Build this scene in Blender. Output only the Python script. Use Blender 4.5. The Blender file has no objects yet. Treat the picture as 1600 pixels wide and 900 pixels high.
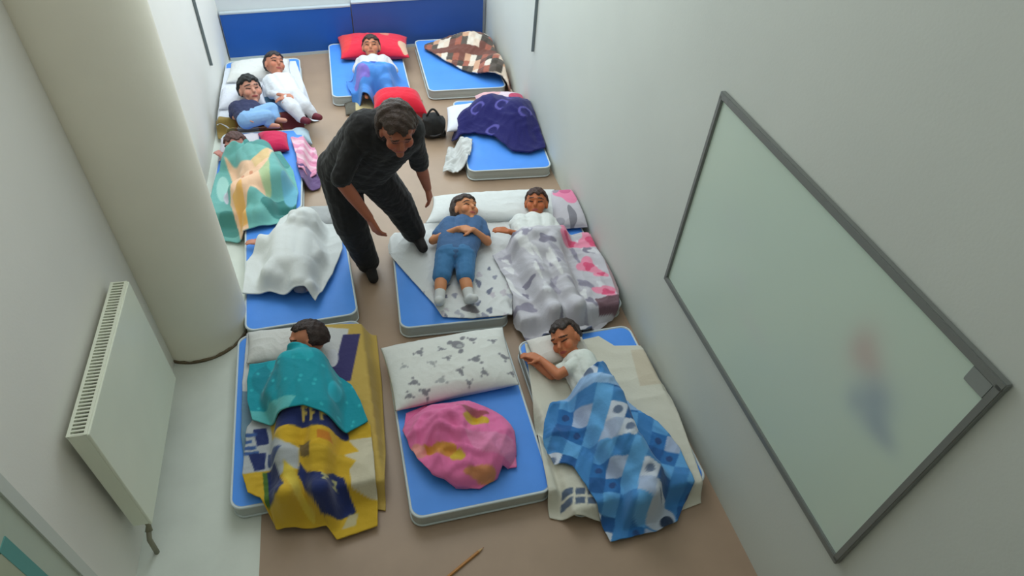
import bpy, bmesh, math, random
import numpy as np
from mathutils import Vector, Matrix, Quaternion

random.seed(7)
SC = bpy.context.scene
COL = SC.collection

# ------------------------------------------------------------------ camera
F_PX = 1016.2977
CAM = np.array([0.0, 0.0, 3.0])
RW = np.array([[0.97226, -0.11706, 0.20250],
               [-0.22628, -0.68998, 0.68755],
               [0.05923, -0.71430, -0.69733]])      # rows: world axes seen from the camera
cam_data = bpy.data.cameras.new('camera')
cam = bpy.data.objects.new('camera', cam_data)
COL.objects.link(cam)
cam_data.sensor_width = 36
cam_data.lens = F_PX / 1600 * 36
cam_data.clip_start = 0.05
_m = Matrix(((RW[0, 0], -RW[0, 1], -RW[0, 2], CAM[0]),
             (RW[1, 0], -RW[1, 1], -RW[1, 2], CAM[1]),
             (RW[2, 0], -RW[2, 1], -RW[2, 2], CAM[2]), (0, 0, 0, 1)))
cam.matrix_world = _m
SC.camera = cam

# ------------------------------------------------------------------ light
SC.view_settings.view_transform = 'Standard'
SC.view_settings.look = 'None'
SC.view_settings.gamma = 1
SC.view_settings.use_curve_mapping = False
SC.view_settings.exposure = 0.59
WORLD_STRENGTH = 0.54
w = bpy.data.worlds.new('world'); SC.world = w; w.use_nodes = True
w.node_tree.nodes['Background'].inputs[0].default_value = (0.97, 1.0, 0.97, 1)
w.node_tree.nodes['Background'].inputs[1].default_value = WORLD_STRENGTH


def area(name, loc, rot, sx, sy, power, col):
    l = bpy.data.lights.new(name, 'AREA'); l.shape = 'RECTANGLE'; l.size = sx; l.size_y = sy
    l.energy = power; l.color = col
    o = bpy.data.objects.new(name, l); COL.objects.link(o); o.location = loc; o.rotation_euler = rot
    return o


area('daylight_far_window', (0.15, 6.5, 1.75), (math.radians(-62), 0, 0), 2.1, 1.3, 20, (0.78, 0.91, 1.0))
area('overhead_fill_far', (0.15, 4.9, 3.3), (0, 0, 0), 2.2, 3.0, 38, (0.84, 0.94, 1.0))  # added overhead fill lamp to brighten the far half; no known skylight


# ------------------------------------------------------------------ helpers
def at(u, v, z=0.0):
    """where the sight line through a photograph pixel meets height z"""
    a = RW @ np.array([(u - 800) / F_PX, (v - 450) / F_PX, 1.0])
    t = (z - CAM[2]) / a[2]
    p = CAM + a * t
    return Vector((float(p[0]), float(p[1]), float(p[2])))


def plan(X, Y, z):
    """plan position at height z -> pixel-like pattern coordinates (a homography of the plane)"""
    c = np.stack([RW[0, k] * X + RW[1, k] * Y + RW[2, k] * (z - CAM[2]) for k in range(3)])
    return 800 + F_PX * c[0] / c[2], 450 + F_PX * c[1] / c[2]


def lin(c):
    out = []
    for x in c[:3]:
        x = x / 255.0
        out.append(x / 12.92 if x <= 0.04045 else ((x + 0.055) / 1.055) ** 2.4)
    return tuple(out)


def lina(A):
    A = np.asarray(A, float) / 255.0
    return np.where(A <= 0.04045, A / 12.92, ((A + 0.055) / 1.055) ** 2.4)


_M = {}


def mat(name, rgb=None, rough=0.7, bump=0.0, bscale=60.0, mottle=0.0, mscale=4.0, metal=0.0, spec=0.4, vcol=False, sheen=0.0, coat=0.0):
    if name in _M:
        return _M[name]
    m = bpy.data.materials.new(name); m.use_nodes = True
    nt = m.node_tree; b = nt.nodes['Principled BSDF']
    b.inputs['Roughness'].default_value = rough
    b.inputs['Metallic'].default_value = metal
    b.inputs['Specular IOR Level'].default_value = spec
    b.inputs['Sheen Weight'].default_value = sheen
    b.inputs['Coat Weight'].default_value = coat
    tc = nt.nodes.new('ShaderNodeTexCoord')
    src = None
    if vcol:
        a = nt.nodes.new('ShaderNodeVertexColor'); a.layer_name = 'Col'; src = a.outputs['Color']
    if rgb is not None:
        b.inputs['Base Color'].default_value = (*lin(rgb), 1)
    if mottle > 0:
        n = nt.nodes.new('ShaderNodeTexNoise'); n.inputs['Scale'].default_value = mscale; n.inputs['Detail'].default_value = 6
        nt.links.new(tc.outputs['Object'], n.inputs['Vector'])
        r = nt.nodes.new('ShaderNodeMapRange'); r.inputs[1].default_value = 0.3; r.inputs[2].default_value = 0.7
        r.inputs[3].default_value = 1 - mottle; r.inputs[4].default_value = 1 + mottle
        nt.links.new(n.outputs[0], r.inputs[0])
        mx = nt.nodes.new('ShaderNodeVectorMath'); mx.operation = 'SCALE'
        if src is not None:
            nt.links.new(src, mx.inputs[0])
        else:
            mx.inputs[0].default_value = lin(rgb)
        nt.links.new(r.outputs[0], mx.inputs['Scale'])
        src = mx.outputs[0]
    if src is not None:
        nt.links.new(src, b.inputs['Base Color'])
    if bump > 0:
        n = nt.nodes.new('ShaderNodeTexNoise'); n.inputs['Scale'].default_value = bscale; n.inputs['Detail'].default_value = 4
        nt.links.new(tc.outputs['Object'], n.inputs['Vector'])
        bp = nt.nodes.new('ShaderNodeBump'); bp.inputs['Strength'].default_value = bump; bp.inputs['Distance'].default_value = 0.01
        nt.links.new(n.outputs[0], bp.inputs['Height']); nt.links.new(bp.outputs[0], b.inputs['Normal'])
    _M[name] = m
    return m


def tag(o, label=None, cat=None, group=None, kind=None):
    if label: o['label'] = label
    if cat: o['category'] = cat
    if group: o['group'] = group
    if kind: o['kind'] = kind
    return o


def link(name, me, m=None, parent=None, smooth=False):
    o = bpy.data.objects.new(name, me); COL.objects.link(o)
    if m: me.materials.append(m)
    if parent:
        o.parent = parent
        o.matrix_parent_inverse = Matrix.Translation(-parent.location)
    if smooth:
        me.polygons.foreach_set('use_smooth', [True] * len(me.polygons))
    me.update()
    return o


def empty(name, loc):
    o = bpy.data.objects.new(name, None); COL.objects.link(o); o.location = loc; o.empty_display_size = 0.05
    return o


def from_bm(bm, name):
    bmesh.ops.recalc_face_normals(bm, faces=bm.faces)
    me = bpy.data.meshes.new(name); bm.to_mesh(me); bm.free(); return me


def add_box(bm, lo, hi, bevel=0.0, seg=2):
    r = bmesh.ops.create_cube(bm, size=1.0)
    c = [(a + b) / 2 for a, b in zip(lo, hi)]; s = [abs(b - a) for a, b in zip(lo, hi)]
    for v in r['verts']:
        v.co = Vector((v.co.x * s[0] + c[0], v.co.y * s[1] + c[1], v.co.z * s[2] + c[2]))
    if bevel > 0:
        es = list({e for v in r['verts'] for e in v.link_edges})
        bmesh.ops.bevel(bm, geom=es, offset=bevel, segments=seg, affect='EDGES', profile=0.5)


def add_tube(bm, pts, r, n=10, closed=False):
    """pipe along points; r a number or a list"""
    pts = [Vector(p) for p in pts]; N = len(pts); rings = []
    up = Vector((0, 0, 1)); prev = None
    for i, p in enumerate(pts):
        if closed:
            t = (pts[(i + 1) % N] - pts[i - 1]).normalized()
        else:
            t = (pts[min(i + 1, N - 1)] - pts[max(i - 1, 0)]).normalized()
        if prev is None:
            a = t.cross(up)
            if a.length < 0.05: a = t.cross(Vector((1, 0, 0)))
            a.normalize()
        else:
            a = (prev - t * prev.dot(t)).normalized()
        prev = a
        b = t.cross(a)
        rr = r[i] if isinstance(r, (list, tuple)) else r
        rings.append([bm.verts.new(p + (a * math.cos(2 * math.pi * k / n) + b * math.sin(2 * math.pi * k / n)) * rr) for k in range(n)])
    for i in range(N if closed else N - 1):
        A, B = rings[i], rings[(i + 1) % N]
        for k in range(n):
            bm.faces.new((A[k], A[(k + 1) % n], B[(k + 1) % n], B[k]))
    if not closed:
        bm.faces.new(rings[0][::-1]); bm.faces.new(rings[-1])


# ------------------------------------------------------------------ the room
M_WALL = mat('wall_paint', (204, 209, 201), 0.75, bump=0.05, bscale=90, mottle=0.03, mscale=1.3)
M_WALLB = mat('far_wall_paint', (220, 224, 226), 0.75, bump=0.05, bscale=90, mottle=0.02, mscale=1.3)
M_PIL = mat('pillar_paint', (240, 235, 217), 0.8, bump=0.05, bscale=70, mottle=0.04, mscale=1.7)
M_FLOOR = mat('floor_vinyl', (168, 143, 120), 0.42, bump=0.04, bscale=25, mottle=0.07, mscale=3.5, spec=0.5)
M_STRIP = mat('floor_terrazzo', (216, 222, 212), 0.5, bump=0.03, bscale=60, mottle=0.04, mscale=6)

XL0, XL1 = -1.19, -1.135          # left wall x at y=0 and at the far end
XR0, XR1 = 1.585, 1.455            # right wall
YL, YR = 6.55, 6.78               # back wall y at its two ends


def xl(y): return XL0 + (XL1 - XL0) * y / 6.6
def xr(y): return XR0 + (XR1 - XR0) * y / 6.6
def yb(x): return YL + (YR - YL) * (x - XL1) / (XR1 - XL1)


def slab(name, poly, z0, z1, m):
    bm = bmesh.new()
    a = [bm.verts.new((x, y, z0)) for x, y in poly]; b = [bm.verts.new((x, y, z1)) for x, y in poly]
    n = len(poly)
    bm.faces.new(a[::-1]); bm.faces.new(b)
    for i in range(n): bm.faces.new((a[i], a[(i + 1) % n], b[(i + 1) % n], b[i]))
    return tag(link(name, from_bm(bm, name), m), kind='structure')


YN = -1.6
XS0, XS1 = -0.655, -0.665
HW = 3.4
slab('floor', [(XS0, YN), (xr(YN) + .1, YN), (xr(7) + .1, 7), (XS1, 7)], -0.1, 0, M_FLOOR)
o = slab('floor_border', [(xl(YN) - .1, YN), (XS0, YN), (XS1, 7), (xl(7) - .1, 7)], -0.1, 0, M_STRIP)
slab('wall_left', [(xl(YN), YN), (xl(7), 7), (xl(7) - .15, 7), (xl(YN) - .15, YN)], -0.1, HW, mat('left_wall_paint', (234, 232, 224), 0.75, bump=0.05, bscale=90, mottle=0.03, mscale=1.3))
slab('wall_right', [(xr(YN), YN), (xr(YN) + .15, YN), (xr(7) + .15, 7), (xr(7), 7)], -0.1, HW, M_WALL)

slab('near_end_blocker', [(xl(YN) - .15, YN - .15), (xr(YN) + .15, YN - .15), (xr(YN) + .15, YN), (xl(YN) - .15, YN)], -0.1, HW, M_WALL)  # unseen wall, added to block sky light from behind the camera
slab('near_end_shade_slab', [(xl(YN) - .15, YN - .15), (xr(YN) + .15, YN - .15), (xr(0) + .15, 0.1), (xl(0) - .15, 0.1)], HW, HW + .15, M_WALL)  # unseen partial slab, added and sized to darken the near end

# back wall with its window opening
WX0, WX1, WZ0, WZ1 = -0.95, 1.25, 0.95, 2.3
bm = bmesh.new()


def wall_piece(bm, x0, x1, z0, z1, d0=0.0, d1=0.15):
    vs = []
    for z in (z0, z1):
        for x, d in ((x0, d0), (x1, d0), (x1, d1), (x0, d1)):
            vs.append(bm.verts.new((x, yb(x) + d, z)))
    for f in ((0, 1, 2, 3), (4, 7, 6, 5), (0, 4, 5, 1), (1, 5, 6, 2), (2, 6, 7, 3), (3, 7, 4, 0)):
        bm.faces.new([vs[i] for i in f])


wall_piece(bm, xl(6.6) - .1, xr(6.7) + .1, -0.1, WZ0)
wall_piece(bm, xl(6.6) - .1, xr(6.7) + .1, WZ1, HW)
wall_piece(bm, xl(6.6) - .1, WX0, WZ0, WZ1)
wall_piece(bm, WX1, xr(6.7) + .1, WZ0, WZ1)
tag(link('wall_back', from_bm(bm, 'wall_back'), M_WALLB), kind='structure')
M_FRAME = mat('window_frame_white', (225, 228, 228), 0.4)
win = empty('window_1', ((WX0 + WX1) / 2, yb((WX0 + WX1) / 2), WZ0)); tag(win, kind='structure')
bm = bmesh.new()
xm = (WX0 + WX1) / 2
for a, b in ((WX0, WX0 + .06), (xm - .04, xm + .04), (WX1 - .06, WX1)): wall_piece(bm, a, b, WZ0, WZ1, .03, .1)
for a, b in ((WX0 + .06, xm - .04), (xm + .04, WX1 - .06)):
    wall_piece(bm, a, b, WZ0, WZ0 + .06, .03, .1); wall_piece(bm, a, b, WZ1 - .06, WZ1, .03, .1)
link('window_frame', from_bm(bm, 'window_frame'), M_FRAME, win)
mg = mat('window_glass', (235, 245, 245), 0.05); mg.node_tree.nodes['Principled BSDF'].inputs['Transmission Weight'].default_value = 1
for a, b in ((WX0 + .06, xm - .04), (xm + .04, WX1 - .06)):
    bm = bmesh.new(); wall_piece(bm, a, b, WZ0 + .06, WZ1 - .06, .06, .066)
    link('pane', from_bm(bm, 'pane'), mg, win)

# round pillar half sunk in the left wall, with its worn brown foot
PC, PR = Vector((-1.053, 2.942, 0)), 0.278
bm = bmesh.new()
prof = [(PR, 0.0), (PR, .03), (PR, .6), (PR, 1.4), (PR + .004, 2.2), (PR + .008, HW)]
N = 64
rings = [[bm.verts.new((PC.x + r * math.cos(2 * math.pi * k / N), PC.y + r * math.sin(2 * math.pi * k / N), z)) for k in range(N)] for r, z in prof]
for A, B in zip(rings, rings[1:]):
    for k in range(N): bm.faces.new((A[k], A[(k + 1) % N], B[(k + 1) % N], B[k]))
bm.faces.new(rings[0][::-1]); bm.faces.new(rings[-1])
tag(link('pillar', from_bm(bm, 'pillar'), M_PIL, smooth=True), kind='structure')
bm = bmesh.new()
ra, rb, h = PR + .001, PR + .006, .022
ring = []
for k in range(N):
    c, s = math.cos(2 * math.pi * k / N), math.sin(2 * math.pi * k / N)
    hh = h * (0.8 + .35 * math.sin(k * 2.1) * math.sin(k * .7))
    ring.append([bm.verts.new((PC.x + r * c, PC.y + r * s, z)) for r, z in ((ra, .001), (rb, .001), (rb, hh), (ra, hh + .003))])
for k in range(N):
    A, B = ring[k], ring[(k + 1) % N]
    for j in range(4): bm.faces.new((A[j], A[(j + 1) % 4], B[(j + 1) % 4], B[j]))
tag(link('baseboard_pillar', from_bm(bm, 'baseboard_pillar'), mat('worn_foot', (112, 98, 76), .85, mottle=.25, mscale=20), smooth=True), kind='structure')

# thin dark strips down the side walls
M_DARK = mat('dark_strip', (112, 122, 124), .6)
for i, (x, y, z) in enumerate(((xr(4.98) - .012, 4.98, .67), (xl(5.63) + .012, 5.63, .37))):
    bm = bmesh.new(); add_box(bm, (x - .012, y - .006, z), (x + .012, y + .006, HW), .003)
    tag(link('trim_%d' % (i + 1), from_bm(bm, 'trim'), M_DARK), kind='structure')

# blue panels along the foot of the back wall
M_BP1 = mat('panel_blue_bright', (32, 92, 178), .5, bump=.03, bscale=40, mottle=.03)
M_BP2 = mat('panel_blue_dark', (52, 88, 160), .5, bump=.03, bscale=40, mottle=.03)
M_EDGE = mat('panel_edge', (190, 200, 205), .5)
for x0, x1, zt, d, m, lab in ((-1.12, 0.072, .445, .05, M_BP1, 'bright blue panel at the foot of the back wall, behind the two white clad children'),
                              (0.082, 1.415, .475, .062, M_BP2, 'darker blue panel at the foot of the back wall, right of the seam')):
    t = empty('wall_panel', ((x0 + x1) / 2, yb((x0 + x1) / 2) - d, 0.0)); tag(t, lab, 'panel', 'blue panels along the back wall')
    bm = bmesh.new(); wall_piece(bm, x0, x1, .03, zt, -d, -.004)
    link('panel_board', from_bm(bm, 'panel_board'), m, t)
    bm = bmesh.new(); wall_piece(bm, x0, x1, .0, .03, -d - .004, -.004)
    link('bottom_rail', from_bm(bm, 'bottom_rail'), M_EDGE, t)
    bm = bmesh.new(); wall_piece(bm, x0, x1, zt, zt + .014, -d - .006, -.004)
    link('top_cap', from_bm(bm, 'top_cap'), M_EDGE, t)

# ------------------------------------------------------------------ mattresses
M_MATB = mat('mattress_blue', (82, 150, 240), .5, bump=.25, bscale=9, mottle=.05, mscale=5, spec=.35)
M_MATS = mat('mattress_side', (182, 188, 184), .6, bump=.1, bscale=30)
M_PIPE = mat('mattress_piping', (205, 214, 214), .5)
TH = 0.10
MATS = []


def rrect(hx, hy, r, n=8):
    pts = []
    for cx, cy, a0 in ((hx - r, hy - r, 0), (-hx + r, hy - r, 90), (-hx + r, -hy + r, 180), (hx - r, -hy + r, 270)):
        for k in range(n + 1):
            a = math.radians(a0 + 90 * k / n); pts.append((cx + r * math.cos(a), cy + r * math.sin(a)))
    return pts


def mattress(cx, cy, wx, wy, rot, label, top=M_MATB, side=M_MATS):
    t = empty('floor_mattress', (cx, cy, 0)); tag(t, label, 'mattress', 'blue floor mattresses')
    ca, sa = math.cos(rot), math.sin(rot)
    def W(x, y, z): return Vector((cx + x * ca - y * sa, cy + x * sa + y * ca, z))
    hx, hy = wx / 2, wy / 2
    out = rrect(hx, hy, .055)
    n = len(out)
    bm = bmesh.new()
    r0 = [bm.verts.new(W(x * .985, y * .99, .002)) for x, y in out]
    rr = [r0] + [[bm.verts.new(W(x * s, y * s, z)) for x, y in out] for s, z in ((1, .012), (1.004, .05), (1, TH - .012))]
    rr.append([bm.verts.new(W(x * .985, y * .99, TH - .006)) for x, y in out])
    for A, B in zip(rr, rr[1:]):
        for k in range(n): bm.faces.new((A[k], A[(k + 1) % n], B[(k + 1) % n], B[k]))
    bm.faces.new(rr[0][::-1]); bm.faces.new(rr[-1])
    link('side_band', from_bm(bm, 'side_band'), side, t, smooth=False)
    # puffed top cover
    bm = bmesh.new()
    K = 14
    rings = []
    rnd = random.Random(int(cx * 1000) + int(cy * 77))
    ph = [rnd.uniform(0, 6) for _ in range(6)]
    for j in range(K):
        s = 1 - j / K
        ring = []
        for x, y in out:
            X, Y = x * .985 * s, y * .985 * s
            z = TH - .006 + .007 * (1 - s ** 6) + .0022 * (1 - s ** 4) * (math.sin(X * 19 + ph[0] + 2 * math.sin(Y * 9 + ph[1])) + math.sin(Y * 23 + ph[2] + 2 * math.sin(X * 11 + ph[3])))
            ring.append(bm.verts.new(W(X, Y, z)))
        rings.append(ring)
    for A, B in zip(rings, rings[1:]):
        for k in range(n): bm.faces.new((A[k], A[(k + 1) % n], B[(k + 1) % n], B[k]))
    c = bm.verts.new(W(0, 0, TH + .001))
    for k in range(n): bm.faces.new((rings[-1][k], rings[-1][(k + 1) % n], c))
    link('top_cover', from_bm(bm, 'top_cover'), top, t, smooth=True)
    for z in (TH - .008, .012):
        bm = bmesh.new(); add_tube(bm, [W(x, y, z) for x, y in out], .0065, 8, True)
        link('piping', from_bm(bm, 'piping'), M_PIPE, t, smooth=True)
    MATS.append((cx, cy, hx, hy, ca, sa))
    return t


mattress(-.45, 2.20, .68, 1.08, math.radians(1.5), 'blue mattress at front left, mostly under the yellow and navy blanket')
mattress(.368, 1.985, .685, 1.07, math.radians(1.2), 'blue mattress at front centre, with the white printed pillow and pink bundle on it')
mattress(1.135, 1.88, .70, 1.07, math.radians(1.5), 'mattress at front right, by the wall, under a cream sheet and blue checked blanket')
mattress(-.475, 3.29, .64, 1.0, math.radians(3), 'blue mattress beside the pillar, half covered by the plain pale grey blanket')
mattress(.455, 3.06, .655, .86, math.radians(-2), 'blue mattress behind the pillow row, with the child in blue shorts lying on it')
mattress(1.15, 3.12, .66, 1.10, math.radians(2), 'mattress against the right wall under the grey and pink flowered blanket')
mattress(1.165, 4.72, .66, 1.10, math.radians(-3), 'blue mattress at the right wall with a navy plush blanket heaped on it')
mattress(1.04, 6.04, .72, 1.08, math.radians(0), 'blue mattress in the back right corner under the patchwork throw')
mattress(.165, 6.03, .69, 1.08, math.radians(0), 'blue mattress at the back centre with a red pillow at its head')
mattress(-.775, 5.72, .66, 1.12, math.radians(2), 'mattress in the back left corner shared by two dark haired children')
mattress(-.755, 4.44, .62, 1.08, math.radians(-1), 'mattress at the left wall under the teal star blanket')


# ------------------------------------------------------------------ bodies: continuous voxel-fused surfaces
def evaluated(o):
    dg = bpy.context.evaluated_depsgraph_get(); dg.update()
    return bpy.data.meshes.new_from_object(o.evaluated_get(dg))


class Blob:
    def __init__(s): s.bm = bmesh.new(); s.cones = []
    def ell(s, c, axes, n=20):
        """axes: three vectors (columns, already scaled)"""
        m = Matrix(((axes[0].x, axes[1].x, axes[2].x, c.x), (axes[0].y, axes[1].y, axes[2].y, c.y), (axes[0].z, axes[1].z, axes[2].z, c.z), (0, 0, 0, 1)))
        bmesh.ops.create_uvsphere(s.bm, u_segments=n, v_segments=n // 2 + 2, radius=1, matrix=m)
        r = min(a.length for a in axes); s.cones.append((c, c, r, r))
    def ball(s, c, r): s.ell(Vector(c), (Vector((r, 0, 0)), Vector((0, r, 0)), Vector((0, 0, r))), 14)
    def cone(s, a, b, ra, rb, n=14):
        a, b = Vector(a), Vector(b); t = b - a; L = t.length
        if L < 1e-5: s.ball(a, max(ra, rb)); return
        t /= L
        u = t.cross(Vector((0, 0, 1)));
        if u.length < .05: u = t.cross(Vector((1, 0, 0)))
        u.normalize(); v = t.cross(u)
        rings = []
        for k in range(1, 5):
            al = math.pi / 2 * k / 4; rings.append((a - t * ra * math.cos(al), ra * math.sin(al)))
        for k in range(0, 4):
            al = math.pi / 2 * k / 4; rings.append((b + t * rb * math.sin(al), rb * math.cos(al)))
        R = [[s.bm.verts.new(c + (u * math.cos(2 * math.pi * k / n) + v * math.sin(2 * math.pi * k / n)) * r) for k in range(n)] for c, r in rings]
        for A, B in zip(R, R[1:]):
            for k in range(n): s.bm.faces.new((A[k], A[(k + 1) % n], B[(k + 1) % n], B[k]))
        p = s.bm.verts.new(a - t * ra); q = s.bm.verts.new(b + t * rb)
        for k in range(n):
            s.bm.faces.new((p, R[0][(k + 1) % n], R[0][k])); s.bm.faces.new((q, R[-1][k], R[-1][(k + 1) % n]))
        s.cones.append((a, b, ra, rb))
    def build(s, name, m, parent, voxel=.005, smooth=4, fold=0.0):
        me = from_bm(s.bm, name + '_raw')
        o = bpy.data.objects.new('raw', me); COL.objects.link(o)
        r = o.modifiers.new('r', 'REMESH'); r.mode = 'VOXEL'; r.voxel_size = voxel
        k = o.modifiers.new('s', 'SMOOTH'); k.factor = .5; k.iterations = smooth
        if fold > 0:
            tx = bpy.data.textures.new('folds', 'CLOUDS'); tx.noise_scale = .05
            d = o.modifiers.new('d', 'DISPLACE'); d.texture = tx; d.strength = fold; d.mid_level = .5; d.texture_coords = 'GLOBAL'
        me2 = evaluated(o)
        bpy.data.objects.remove(o); bpy.data.meshes.remove(me)
        me2.name = name
        me2.materials.clear()
        return link(name, me2, m, parent, smooth=True)


def lerp(a, b, t): return Vector(a) * (1 - t) + Vector(b) * t


def hand(B, wrist, d, pn, s, thumb, curl=.5):
    """palm, four fingers of their own length and a thumb; d forward, pn out of the palm, thumb = +1/-1 side"""
    d = Vector(d).normalized(); pn = (Vector(pn) - d * Vector(pn).dot(d)).normalized(); sd = d.cross(pn) * thumb
    wrist = Vector(wrist)
    for k, off in enumerate((-.027, -.009, .009, .027)):
        kn = wrist + d * (.085 + (.004, .0, .003, -.004)[3 - k]) * s + sd * off * s
        B.cone(wrist + sd * off * .65 * s + d * .012 * s, kn, .0135 * s, .0115 * s, 10)
        L = (.052, .066, .072, .066)[k] * s
        a1 = curl * .7; a2 = curl * 1.5
        d1 = d * math.cos(a1) + pn * math.sin(a1); d2 = d * math.cos(a2) + pn * math.sin(a2)
        spread = sd * off * .12
        m = kn + (d1 + spread * 4) * L * .55
        e = m + (d2 + spread * 4) * L * .5
        B.cone(kn, m, .0092 * s, .0085 * s, 8); B.cone(m, e, .0085 * s, .0072 * s, 8)
    tb = wrist + d * .022 * s + sd * .022 * s
    tm = tb + (d * .62 + sd * .75 + pn * .25).normalized() * .045 * s
    te = tm + (d * .85 + sd * .3 + pn * .35).normalized() * .034 * s
    B.cone(tb, tm, .0125 * s, .0105 * s, 8); B.cone(tm, te, .0105 * s, .008 * s, 8)


SKINS = {}


def person(name, J, s, skin, hairc, label, shirt=None, shirt_sleeve=.5, pants=None, pants_len=1.0, socks=None, shoes=None, hs=None,
           group=None, curl=.45, hair='short', voxel=.0048, palm=None, loc=None, build=1.0, fringe=.37, flare=0.0, head_scale=1.06, hair_vol=1.05):
    """J: head, face, crown (directions), neck, shL.., elL.., haL.. (wrist), hdL (hand direction), hipL, knL, anL, toL (toe direction)"""
    hs = (hs or .9) * head_scale
    J = {k: Vector(v) for k, v in J.items()}
    base = J['hipL'].lerp(J['hipR'], .5); base.z = 0 if loc is None else loc
    t = empty(name, base); tag(t, label, 'person', group)
    f = J['face'].normalized(); u = (J['crown'] - f * J['crown'].dot(f)).normalized(); r = f.cross(u)
    c = J['head']
    B = Blob()
    # head
    B.ell(c + u * .018 * hs - f * .008 * hs, (r * .074 * hs, f * .094 * hs, u * .088 * hs), 24)
    B.ell(c - u * .045 * hs + f * .024 * hs, (r * .054 * hs, f * .060 * hs, u * .064 * hs), 20)
    B.ball(c - u * .098 * hs + f * .062 * hs, .020 * hs)                                          # chin
    B.cone(c + f * .078 * hs + u * .004 * hs, c + f * .096 * hs - u * .028 * hs, .0085 * hs, .0135 * hs, 10)   # nose
    B.cone(c + f * .076 * hs + u * .022 * hs - r * .035 * hs, c + f * .076 * hs + u * .022 * hs + r * .035 * hs, .014 * hs, .014 * hs, 10)
    B.cone(c + f * .074 * hs - u * .060 * hs - r * .014 * hs, c + f * .074 * hs - u * .060 * hs + r * .014 * hs, .0105 * hs, .0105 * hs, 10)
    for sg in (-1, 1):
        B.ball(c + f * .052 * hs - u * .030 * hs + r * sg * .036 * hs, .030 * hs)                   # cheeks
        B.ball(c + f * .069 * hs + u * .002 * hs + r * sg * .031 * hs, .0145 * hs)                  # lids
        B.ell(c + r * sg * .077 * hs - u * .008 * hs - f * .004 * hs, (r * .010 * hs, f * .018 * hs, u * .031 * hs), 12)
    ch = lerp(J['shL'], J['shR'], .5)
    nk = J.get('neck', lerp(c, ch, .6))
    B.cone(c - u * .06 * hs - f * .015 * hs, lerp(nk, ch, .6), .047 * s, .052 * s)
    # torso
    hp = lerp(J['hipL'], J['hipR'], .5); b = build
    for a in ('L', 'R'):
        S, H = J['sh' + a], J['hip' + a]
        B.cone(lerp(S, ch, .28), lerp(H, hp, .15), .082 * s * b, .088 * s * b)
        B.cone(lerp(nk, ch, .8), S, .055 * s, .056 * s)
        B.cone(S, J['el' + a], .050 * s, .039 * s); B.cone(J['el' + a], lerp(J['el' + a], J['ha' + a], .45), .040 * s, .038 * s)
        B.cone(lerp(J['el' + a], J['ha' + a], .35), J['ha' + a], .039 * s, .026 * s)
        hd = J.get('hd' + a, J['ha' + a] - J['el' + a])
        pn = J.get('pn' + a, Vector((0, 0, -1)))
        hand(B, J['ha' + a], hd, pn, s * 1.05, J['th' + a].x if 'th' + a in J else (1 if a == 'L' else -1), curl)
        B.cone(H, J['kn' + a], .084 * s, .058 * s)
        B.cone(J['kn' + a], lerp(J['kn' + a], J['an' + a], .4), .056 * s, .055 * s); B.cone(lerp(J['kn' + a], J['an' + a], .35), J['an' + a], .055 * s, .036 * s)
        to = J.get('to' + a, Vector((0, -1, .3))).normalized()
        A = J['an' + a]
        B.cone(A - to * .035 * s - (A - J['kn' + a]).normalized() * -.03 * s, A + to * .02 * s + (A - J['kn' + a]).normalized() * .03 * s, .036 * s, .038 * s)
        B.cone(A + (A - J['kn' + a]).normalized() * .03 * s, A + to * .13 * s + (A - J['kn' + a]).normalized() * .035 * s, .038 * s, .027 * s)
    B.cone(ch, hp, .095 * s * b, .095 * s * b)
    B.cone(lerp(J['hipL'], hp, .2), lerp(J['hipR'], hp, .2), .092 * s * b, .092 * s * b)
    cones = list(B.cones)
    body = B.build('body', mat('skin', None, .55, vcol=True, bump=.03, bscale=200, spec=.35), t, voxel, 3)
    me = body.data
    V = np.empty(len(me.vertices) * 3); me.vertices.foreach_get('co', V); V = V.reshape(-1, 3)
    cc = np.array(c); Fv, Uv, Rv = np.array(f), np.array(u), np.array(r)
    q = (V - cc) / hs; qf, qu, qr = q @ Fv, q @ Uv, q @ Rv
    C = np.tile(lina(skin), (len(V), 1))
    fr = qf > .035
    lips = fr & (((qu + .061) / .0085) ** 2 + (qr / .024) ** 2 < 1)
    lid = fr & (((qu + .004 + qr * qr * -3) / .0045) ** 2 + ((abs(qr) - .032) / .019) ** 2 < 1)
    brow = fr & (((qu - .026 + abs(qr) * .08) / .005) ** 2 + ((abs(qr) - .033) / .022) ** 2 < 1)
    cheek = fr & ((qu + .03) ** 2 + (abs(qr) - .042) ** 2 < .02 ** 2)
    C[cheek] *= np.array([1.08, .93, .9])
    C[lips] = lina((168, 84, 78)); C[lid] = lina((52, 34, 28)); C[brow] = lina(np.array(hairc) * .9)
    ca = me.color_attributes.new('Col', 'FLOAT_COLOR', 'POINT')
    ca.data.foreach_set('color', np.c_[C, np.ones(len(C))].ravel())
    # hair: a shell over the skull, tucked under the face
    bm = bmesh.new(); bmesh.ops.create_icosphere(bm, subdivisions=5, radius=1)
    rnd = random.Random(len(label) * 3 + int(c.x * 1000))
    p1, p2, p3 = rnd.uniform(0, 6), rnd.uniform(0, 6), rnd.uniform(0, 6)
    for v in bm.verts:
        x, y, z = v.co          # r, f, u
        inface = (y > .12 and z < fringe + .10 * math.sin(x * 9 + p1)) or z < (-.35 if hair == 'short' else -.75)
        k = 1.09 + .03 * math.sin(x * 14 + p1) * math.sin(z * 12 + p2) + .02 * math.sin(y * 22 + p3 + x * 9)
        if hair == 'long' and y < 0: k += .10
        k *= hair_vol
        if inface: k = .8
        v.co = c + u * .016 * hs - f * .012 * hs + r * x * .076 * hs * k + f * y * .096 * hs * k + u * z * .092 * hs * k
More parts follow.
